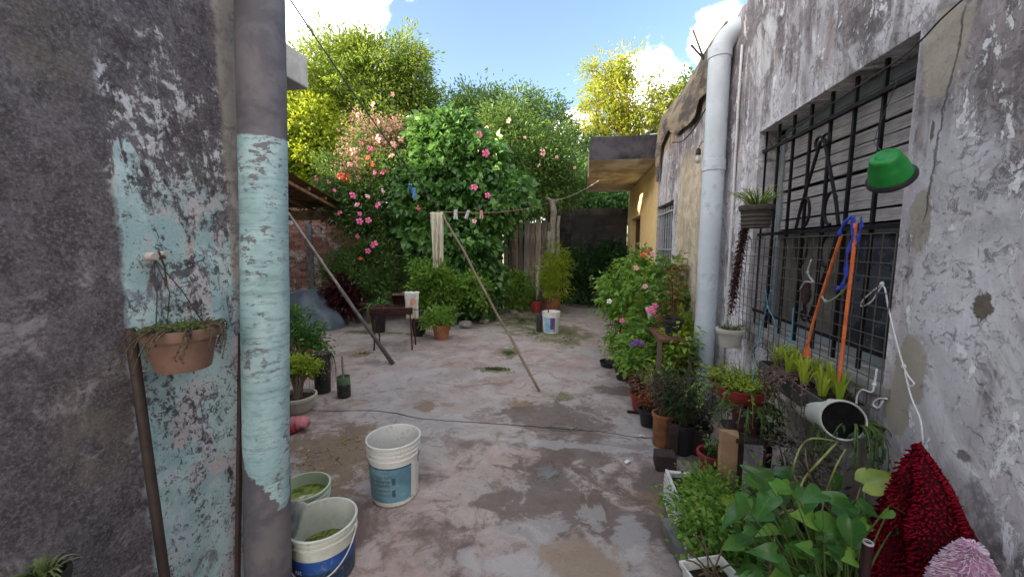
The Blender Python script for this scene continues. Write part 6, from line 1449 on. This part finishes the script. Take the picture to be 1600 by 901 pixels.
# lamp holder on the wall left of the drainpipe
lb_ = onX(1091, 240, RX-.07); t = thing('lamp_holder', 'black bulb socket with a clear bulb hanging left of the drainpipe top', 'lamp', lb_)
q = M(); q.lathe([(0, .05), (.012, .05), (.020, .04), (.024, .0), (.022, -.01), (0, -.01)], 16); ob('socket', q, BLACKP, t, smooth=True, auto=.8)
q = M(); q.lathe([(.014, -.01), (.020, -.03), (.028, -.05), (.026, -.07), (.014, -.085), (0, -.088)], 18); ob('bulb', q, plain('clear_bulb', (.55, .58, .52), .1, .05, 5, 0, .5), t, smooth=True)
q = M(); q.tube([(0, 0, .05), (.02, .0, .10), (.065, 0, .12)], .004, 5); ob('cable', q, WIRE, t)
string('dark drooping cable looping from the parapet down to the bulb socket', 'cable', [(1105, 165), (1085, 200), (1066, 220), (1050, 222)], .006, WIRE, 'cable', (), RX-.08)
# light switch box? on parapet corner: small blue-white box
bx_ = onX(1022, 222, RX-.05); q = M(); q.box((-.10, -.06, 0), (.0, .06, .12)); o = ob('junction_box', q, plain('pale_blue_box', (.45, .52, .58), .5), None, loc=onX(1025, 222, RX-.01), bevel=.005); props(o, 'pale small box at the corner of the porch slab and parapet', 'box')

# ------------------------------------------------------------------ foreground right: trough, herbs, pothos, mats
t = thing('long_planter', 'long cracked white trough of herbs on the floor at the lower right', 'planter', (.60, 1.82, .006))
CRW = plain('cracked_white_foam', (.66, .66, .63), .8, .15, 14, .7, .2, dirt=(.14, .12, .10), dirt_amt=.8, bd=.01)
Ly = .34; hT = .20
for nm, lo, hi_ in (('side', (-.10, -Ly, 0), (-.082, Ly, hT)), ('side', (.082, -Ly, 0), (.10, Ly, hT)), ('end', (-.08, -Ly, 0), (.08, -Ly+.018, hT-.002)), ('end', (-.08, Ly-.018, 0), (.08, Ly, hT-.002))):
    q = M(); q.box(lo, hi_, jit=.004); ob(nm, q, CRW, t, bevel=.004)
q = M(); q.box((-.08, -Ly+.02, .01), (.08, Ly-.02, hT-.03)); ob('soil', q, SOIL, t)
for k in range(7):
    z0_ = .02+.024*k; q = M(); q.box((-.106, -Ly+.004, z0_), (-.101, Ly-.004, z0_+.012), jit=.002); ob('side_rib', q, CRW, t)
tp_ = Vector((.60, 1.82, .006))
bush('herb_plant', 'small-leaved bright green herbs growing out of the white trough', tp_+Vector((.02, -.05, .17)), [((.60, 1.62, .28), (.14, .14, .13)), ((.64, 1.85, .25), (.12, .13, .11)), ((.57, 1.52, .20), (.10, .09, .10)), ((.52, 1.75, .20), (.06, .20, .07)), ((.68, 2.02, .22), (.08, .1, .07)), ((.76, 1.66, .30), (.09, .10, .08))], 190, 34, .055, .020, .013, LEAF_BRT, T8, 'plant', 201, shell=.2)
bush('herb_plant', 'thin upright mint-like sprigs beside the orange timber post', Vector((.80, 1.92, .02)), [((.86, 1.80, .34), (.05, .06, .12)), ((.90, 1.74, .42), (.04, .05, .10))], 34, 26, .045, .024, .014, LEAF_VINE, T8, 'plant', 202, shell=.2)
bush('dry_plant', 'dry brown wiry plant between the orange timber post and the wall', Vector((.98, 1.75, .02)), [((.97, 1.78, .55), (.09, .14, .12)), ((.95, 1.66, .42), (.08, .10, .12))], 44, 24, .07, .028, .010, LEAF_GREY, T4, 'plant', 203, shell=.2, stem_mat=plain('wine_stem', 0))
# square white pot in the near corner
sq = at(1118, 905, 1.36); t = thing('square_pot', 'square white plastic pot with bare stems, lowest at the bottom edge', 'pot', (sq.x, sq.y, .004), .35); zq = sq.z+.01
V = [];  q = M()
for (r_, z) in ((.062, 0), (.078, zq-.02), (.086, zq-.02), (.087, zq), (.079, zq), (.074, zq-.03), (.060, .02)):
    V += [(-r_, -r_, z), (r_, -r_, z), (r_, r_, z), (-r_, r_, z)]
q.add(V, [(k*4+i, k*4+(i+1) % 4, (k+1)*4+(i+1) % 4, (k+1)*4+i) for k in range(6) for i in range(4)]+[(3, 2, 1, 0)]); ob('pot', q, WHITEP, t, bevel=.002)
q = M(); q.box((-.073, -.073, zq-.05), (.073, .073, zq-.035)); ob('soil', q, SOIL, t)
q = M(); rr = random.Random(9)
for k in range(9): a = rr.uniform(0, 6.28); q.tube(bez((rr.uniform(-.04, .04), rr.uniform(-.04, .04), zq-.04), (.03*math.cos(a), .03*math.sin(a), zq+.05), (.10*math.cos(a), .10*math.sin(a), zq+rr.uniform(.02, .10)), 6), .003, 5)
ob('stem', q, STEMB, t)
sl = gz(1072, 868); q = M(); q.box((-.07, -.14, 0), (.08, .15, .085), jit=.012); q2 = q
o = ob('concrete_block', q, plain('damp_concrete_block', (.20, .20, .19), .85, .3, 7, .6, .2, bd=.01), None, loc=sl+Vector((0, 0, .004)), bevel=.012); o.rotation_euler = (0, 0, .12); props(o, 'grey worn concrete block lying on the floor left of the square white pot', 'block')

# pothos: every leaf is its own piece
g = G('pothos_leaf'); oi = S(g, g.n('ShaderNodeObjectInfo').outputs['Random']); c = g.co(); X, Y, Z = g.sep(c)
n = g.noise(g.scale(c, 1, 3, 1), 26, 5, .65, .4)
colr = g.ramp(oi, [(0, (.018, .075, .018)), (.4, (.045, .16, .032)), (.8, (.11, .28, .05)), (1, (.24, .42, .07))])
vein = (Y.ab()*90.0).st(.25, .05); side_v = ((X*150.0+Y.ab()*110.0)._m('SINE')).st(.90, .98)
colr = g.mix(vein*.35, colr, (.14, .24, .06)); colr = g.mix(side_v*.22, colr, (.16, .26, .07)); colr = g.mix(n.st(.60, .64)*.25, colr, (.16, .24, .08))
POTHOS = g.done(colr, .30, g.bump(vein*-1.0+side_v*-.5+n*.3, .4, .002), .45, trans=.22, transcol=(.25, .42, .05))
g = G('pothos_leaf_yellowing'); c = g.co(); X, Y, Z = g.sep(c); n = g.noise(c, 22, 4, .6); vein = (Y.ab()*90.0).st(.25, .05)
POTHY = g.done(g.mix(vein*.4, g.mix(n.st(.35, .65), (.20, .33, .035), (.36, .44, .06)), (.4, .5, .2)), .32, g.bump(n, .2, .002), .45, trans=.3, transcol=(.5, .6, .08))
def heart(bend, cup, seed, mat):
    q = M(); nU, nV = 9, 6; V = []; 
    for i in range(nU+1):
        u = i/nU; w = .43*(math.sin(PI*min(1, u*1.0+.02)**.62))**.9*(1-.15*u) if 0 < u < 1 else (.0 if u == 1 else .16)
        for j in range(-nV//2, nV//2+1):
            v = j/(nV/2); x = u-.12*abs(v)*(1-u)*1.3; y = v*w
            z = cup*abs(v)**1.5*w*1.2 - bend*u*u + .02*math.sin(u*9+v*3+seed)*abs(v)
            V.append((x, y, z))
    m_ = nV+1; q.add(V, [(i*m_+j, i*m_+j+1, (i+1)*m_+j+1, (i+1)*m_+j) for i in range(nU) for j in range(nV)]); return q.mesh('leaf', [mat], True)
HL = [heart(b, c_, k, POTHOS) for k, (b, c_) in enumerate([(.35, .45), (.65, .3), (.22, .55), (.5, .25), (.85, .4)])]
for me in HL: 
    me.transform(Matrix.Scale(.1, 4))
HY = heart(.2, .22, 9, POTHY); HY.transform(Matrix.Scale(.1, 4))
pb = Vector((.86, 1.34, .004)); ph_ = thing('pothos_plant', 'large glossy-leaved pothos climbing below the window, left of the red mat', 'potted plant', pb)
ob('pot', pot_mesh(.11, .20, .8), BLACKP, ph_, smooth=True, auto=.7); s_ = M(); s_.disc(.10, .17, 20, jit=.006); ob('soil', s_, SOIL, ph_)
rr = random.Random(303); SM = M(); SP = M()
def leaf_at(px, py, zc, ang, size, me=None, face=.35, parent=ph_):
    p = at(px, py, zc); d = (RT*math.cos(ang)+UP*math.sin(ang)+FW*rr.uniform(-.45, .25)).normalized()
    nn_ = (-FW*face+Vector((0, 0, 1))*.55+RT*rr.uniform(-.5, .3)+UP*rr.uniform(-.2, .3)); nn_ = (nn_-d*nn_.dot(d)).normalized(); sd = nn_.cross(d)
    mt = Matrix((d, sd, nn_)).transposed().to_4x4(); o = ob('leaf', me or rr.choice(HL), None, parent); mt.translation = p-parent.location
    o.matrix_local = mt @ Matrix.Scale(size/.1, 4); return p, d
jn = []
for (px, py, zc, ang, sz, yl) in [(1350, 755, 1.38, .55, .115, 1), (1186, 722, 1.75, -1.35, .085, 1), (1135, 790, 1.62, .25, .10, 1), (1235, 742, 1.55, 2.7, .075, 0), (1205, 765, 1.5, .5, .08, 0), (1300, 745, 1.5, -.9, .07, 0),
                                  (1190, 850, 1.35, -.2, .085, 0), (1170, 800, 1.5, 2.2, .09, 0), (1215, 795, 1.4, -2.4, .09, 0), (1262, 812, 1.35, -1.1, .10, 0), (1300, 790, 1.4, .3, .08, 0), (1345, 800, 1.35, -.3, .08, 0)]:
    p, d = leaf_at(px, py, zc, ang, sz, HY if yl else None); jn.append(p)
for k in range(165):
    px = rr.uniform(1150, 1400); lo = 750 if px < 1290 else 785; py = rr.uniform(lo, 912)
    if px > 1345 and py > 840: px -= 120
    zc = rr.uniform(1.18, 1.62); a = rr.choice([rr.uniform(-2.9, -.3), rr.uniform(-.6, .7), rr.uniform(2.4, 3.4)])
    p, d = leaf_at(px, py, zc, a, rr.uniform(.040, .085), face=rr.uniform(-.1, .7)); jn.append(p)
for p in jn:
    q0 = pb+Vector((rr.uniform(-.06, .06), rr.uniform(-.06, .06), .17)); l = p-pb; c_ = q0.lerp(p, .5)+Vector((rr.uniform(-.04, .04), rr.uniform(-.04, .04), rr.uniform(.03, .12)))
    SM.tube([tuple(v-pb) for v in bez(q0, c_, p, 7)], [.004, .0036, .003, .0027, .0024, .002, .0016], 5)
ob('stem', SM, STEMG, ph_, smooth=True)
VINEM = plain('pale_green_vine', (.26, .30, .10), .6, .2, 20, .1); BRV = plain('brown_vine', (.14, .11, .06), .7, .2, 20, .2)
for pts, r_, mt in (([(1200, 905), (1208, 860), (1216, 815), (1224, 800), (1248, 795)], .0042, plain('tan_vine', (.30, .24, .13), .7)), ([(1308, 690), (1280, 720), (1258, 745), (1246, 775), (1240, 800)], .0036, VINEM), ([(1305, 688), (1270, 684), (1252, 696), (1242, 720), (1236, 745)], .003, VINEM), ([(1258, 700), (1262, 730), (1280, 775), (1300, 800)], .003, BRV), ([(1322, 700), (1306, 728), (1290, 770), (1284, 800)], .003, VINEM), ([(1345, 758), (1338, 780), (1326, 800), (1318, 850)], .003, BRV), ([(1240, 740), (1255, 780), (1262, 840)], .003, BRV)):
    P = [at(x, y, 1.40-.05*(i % 2)) for i, (x, y) in enumerate(pts)]; q = M(); fine = []
    for i in range(len(P)-1):
        a_, b_, c_, d_ = P[max(0, i-1)], P[i], P[i+1], P[min(len(P)-1, i+2)]
        for k in range(5):
            u = k/5; fine.append(.5*((2*b_)+(-a_+c_)*u+(2*a_-5*b_+4*c_-d_)*u*u+(-a_+3*b_-3*c_+d_)*u**3))
    fine.append(P[-1]); q.tube(fine, r_, 6); ob('vine_stem', q, mt, ph_, world=True, smooth=True)

# dark tube with pale open end
tt_ = at(1356, 848, 1.16); t = thing('metal_tube', 'dark upright tube with a pale open end in front of the red mat', 'tube', (tt_.x, tt_.y, .004))
q = M(); q.lathe([(.0135, 0), (.0135, tt_.z), (.0095, tt_.z+.001), (.0095, tt_.z-.03), (0, tt_.z-.03)], 20); ob('shaft', q, plain('dark_maroon_paint', (.045, .018, .022), .4, .2, 20, .2), t, smooth=True, auto=.7)
q = M(); q.lathe([(.0138, tt_.z-.004), (.0142, tt_.z+.001), (.0128, tt_.z+.003), (.0096, tt_.z+.002), (.0094, tt_.z-.004)], 20); ob('rim', q, plain('pale_rim', (.55, .52, .50), .5), t, smooth=True)

# red chenille mat
def tufts(mm, P, N, ln, r, rng, droop=.5, n=5):
    for p, nn_ in zip(P, N):
        d = (Vector(nn_)+Vector((rng.uniform(-.4, .4), rng.uniform(-.4, .4), rng.uniform(-.3, .3)-droop))).normalized(); l = ln*rng.uniform(.7, 1.2); p = Vector(p)
        mm.tube([p-d*.002, p+d*l*.5+Vector((0, 0, -.0)), p+d*l*.9+Vector((0, 0, -l*.15)), p+d*l+Vector((0, 0, -l*.2))], [r*.75, r, r*.9, r*.25], n)
Xm = RX-.055
Lp = [(1440, 692), (1418, 728), (1392, 778), (1368, 824), (1356, 846), (1362, 905), (1370, 960)]
Rp = [(1444, 692), (1466, 724), (1492, 766), (1512, 806), (1530, 846), (1536, 905), (1540, 960)]
nJ, nI = 46, 40; rng = random.Random(77); Pm = []; V = []
def seg(L_, t):
    x = t*(len(L_)-1); i = min(len(L_)-2, int(x)); f_ = x-i; return (L_[i][0]*(1-f_)+L_[i+1][0]*f_, L_[i][1]*(1-f_)+L_[i+1][1]*f_)
for j in range(nJ):
    t_ = j/(nJ-1); l_ = onX(*seg(Lp, t_), Xm); r_ = onX(*seg(Rp, t_), Xm)
    for i in range(nI):
        s_ = i/(nI-1); p = l_.lerp(r_, s_); k = min(1, t_*1.6)
        p.x += -.010-(.060*math.sin(PI*s_)+.026*math.sin(s_*5.2*PI+.8+.4*t_)*(1 if 0 < i < nI-1 else .3))*k; p.y += .010*math.sin(t_*9+s_*3)*k; V.append(p)
V0 = V[0].copy(); mt_ = thing('red_shaggy_mat', 'deep red shaggy chenille bath mat hanging in a cone from a white string', 'mat', (V0.x, V0.y, V[-1].z))
q = M(); q.add([tuple(v) for v in V], [(j*nI+i, j*nI+i+1, (j+1)*nI+i+1, (j+1)*nI+i) for j in range(nJ-1) for i in range(nI-1)])
REDM = plain('deep_red_chenille', (.21, .008, .018), 1.0, .5, 14, .5, .0, dirt=(.07, .002, .008), dirt_amt=.5)
o = ob('backing', q, plain('dark_red_backing', (.07, .003, .008), .95), mt_, world=True, smooth=True); solid(o, .004)
tf_ = M(); P = []; N = []
for j in range(0, nJ-1):
    wrow = (V[j*nI+nI-1]-V[j*nI]).length; cnt = max(3, int(wrow/.0085))
    for c_ in range(cnt+1):
        x = (c_+.5*(j % 2))/cnt*(nI-1); x = min(nI-1.001, max(0, x)); i = int(x); f_ = x-i; p = V[j*nI+i].lerp(V[j*nI+i+1], f_)
        tu = V[j*nI+i+1]-V[j*nI+i]; tv = V[(j+1)*nI+i]-V[j*nI+i]; nn_ = tu.cross(tv).normalized()
        if nn_.x > 0: nn_ = -nn_
        e = (s_e := x/(nI-1)); nn_ = (nn_+ (V[j*nI+nI-1]-V[j*nI]).normalized()*((e-.5)*1.3)).normalized()
        P.append(p+Vector((rng.uniform(-.001, .001), rng.uniform(-.003, .003), rng.uniform(-.004, .004)))); N.append(nn_)
tufts(tf_, P, N, .019, .0033, rng, .25)
o = ob('tuft', tf_, REDM, mt_, world=True, smooth=True); o['kind'] = 'stuff'
# pink and white shaggy mat
g = G('pink_white_pile'); c = g.co(); a = S(g, g.n('ShaderNodeAttribute', attribute_name='rnd').outputs['Fac']); X, Y, Z = g.sep(c)
PW = g.done(g.mix(a.st(.2, .8), (.56, .30, .44), (.76, .68, .72)), .95, None, .1)
pc = at(1520, 850, 1.02); t = thing('pink_shaggy_mat', 'pink and white shaggy mat rolled up at the bottom right corner', 'mat', (pc.x, pc.y, pc.z-.35))
V = []; q = M(); nA, nB = 26, 12
for j in range(nB):
    u = j/(nB-1); r_ = .062*math.sin(min(1, .12+u*1.5)*PI/2) if u < .6 else .062+.03*(u-.6); z = .35-.24*u
    for i in range(nA): a_ = 2*PI*i/nA; rr2 = r_*(1+.12*math.sin(a_*3)); V.append((rr2*math.cos(a_)*.9, rr2*math.sin(a_), z))
q.add(V, [(j*nA+i, (j+1)*nA+i, (j+1)*nA+(i+1) % nA, j*nA+(i+1) % nA) for j in range(nB-1) for i in range(nA)]+[tuple(range(nA))]); ob('backing', q, PW, t, smooth=True)
tf_ = M(); P = []; N = []
for k in range(2600):
    j = rng.uniform(0, nB-1.001); i = rng.uniform(0, nA); j0 = int(j); p = Vector(V[j0*nA+int(i) % nA]).lerp(Vector(V[(j0+1)*nA+int(i) % nA]), j-j0); a_ = 2*PI*i/nA; rad = Vector((p.x, p.y, 0)).length
    P.append(Vector((rad*math.cos(a_), rad*math.sin(a_), p.z))); N.append(Vector((math.cos(a_), math.sin(a_), .6*(1-j/nB))))
tufts(tf_, P, N, .014, .0013, rng, .3, 3); o = ob('pile', tf_, PW, t); o['kind'] = 'stuff'
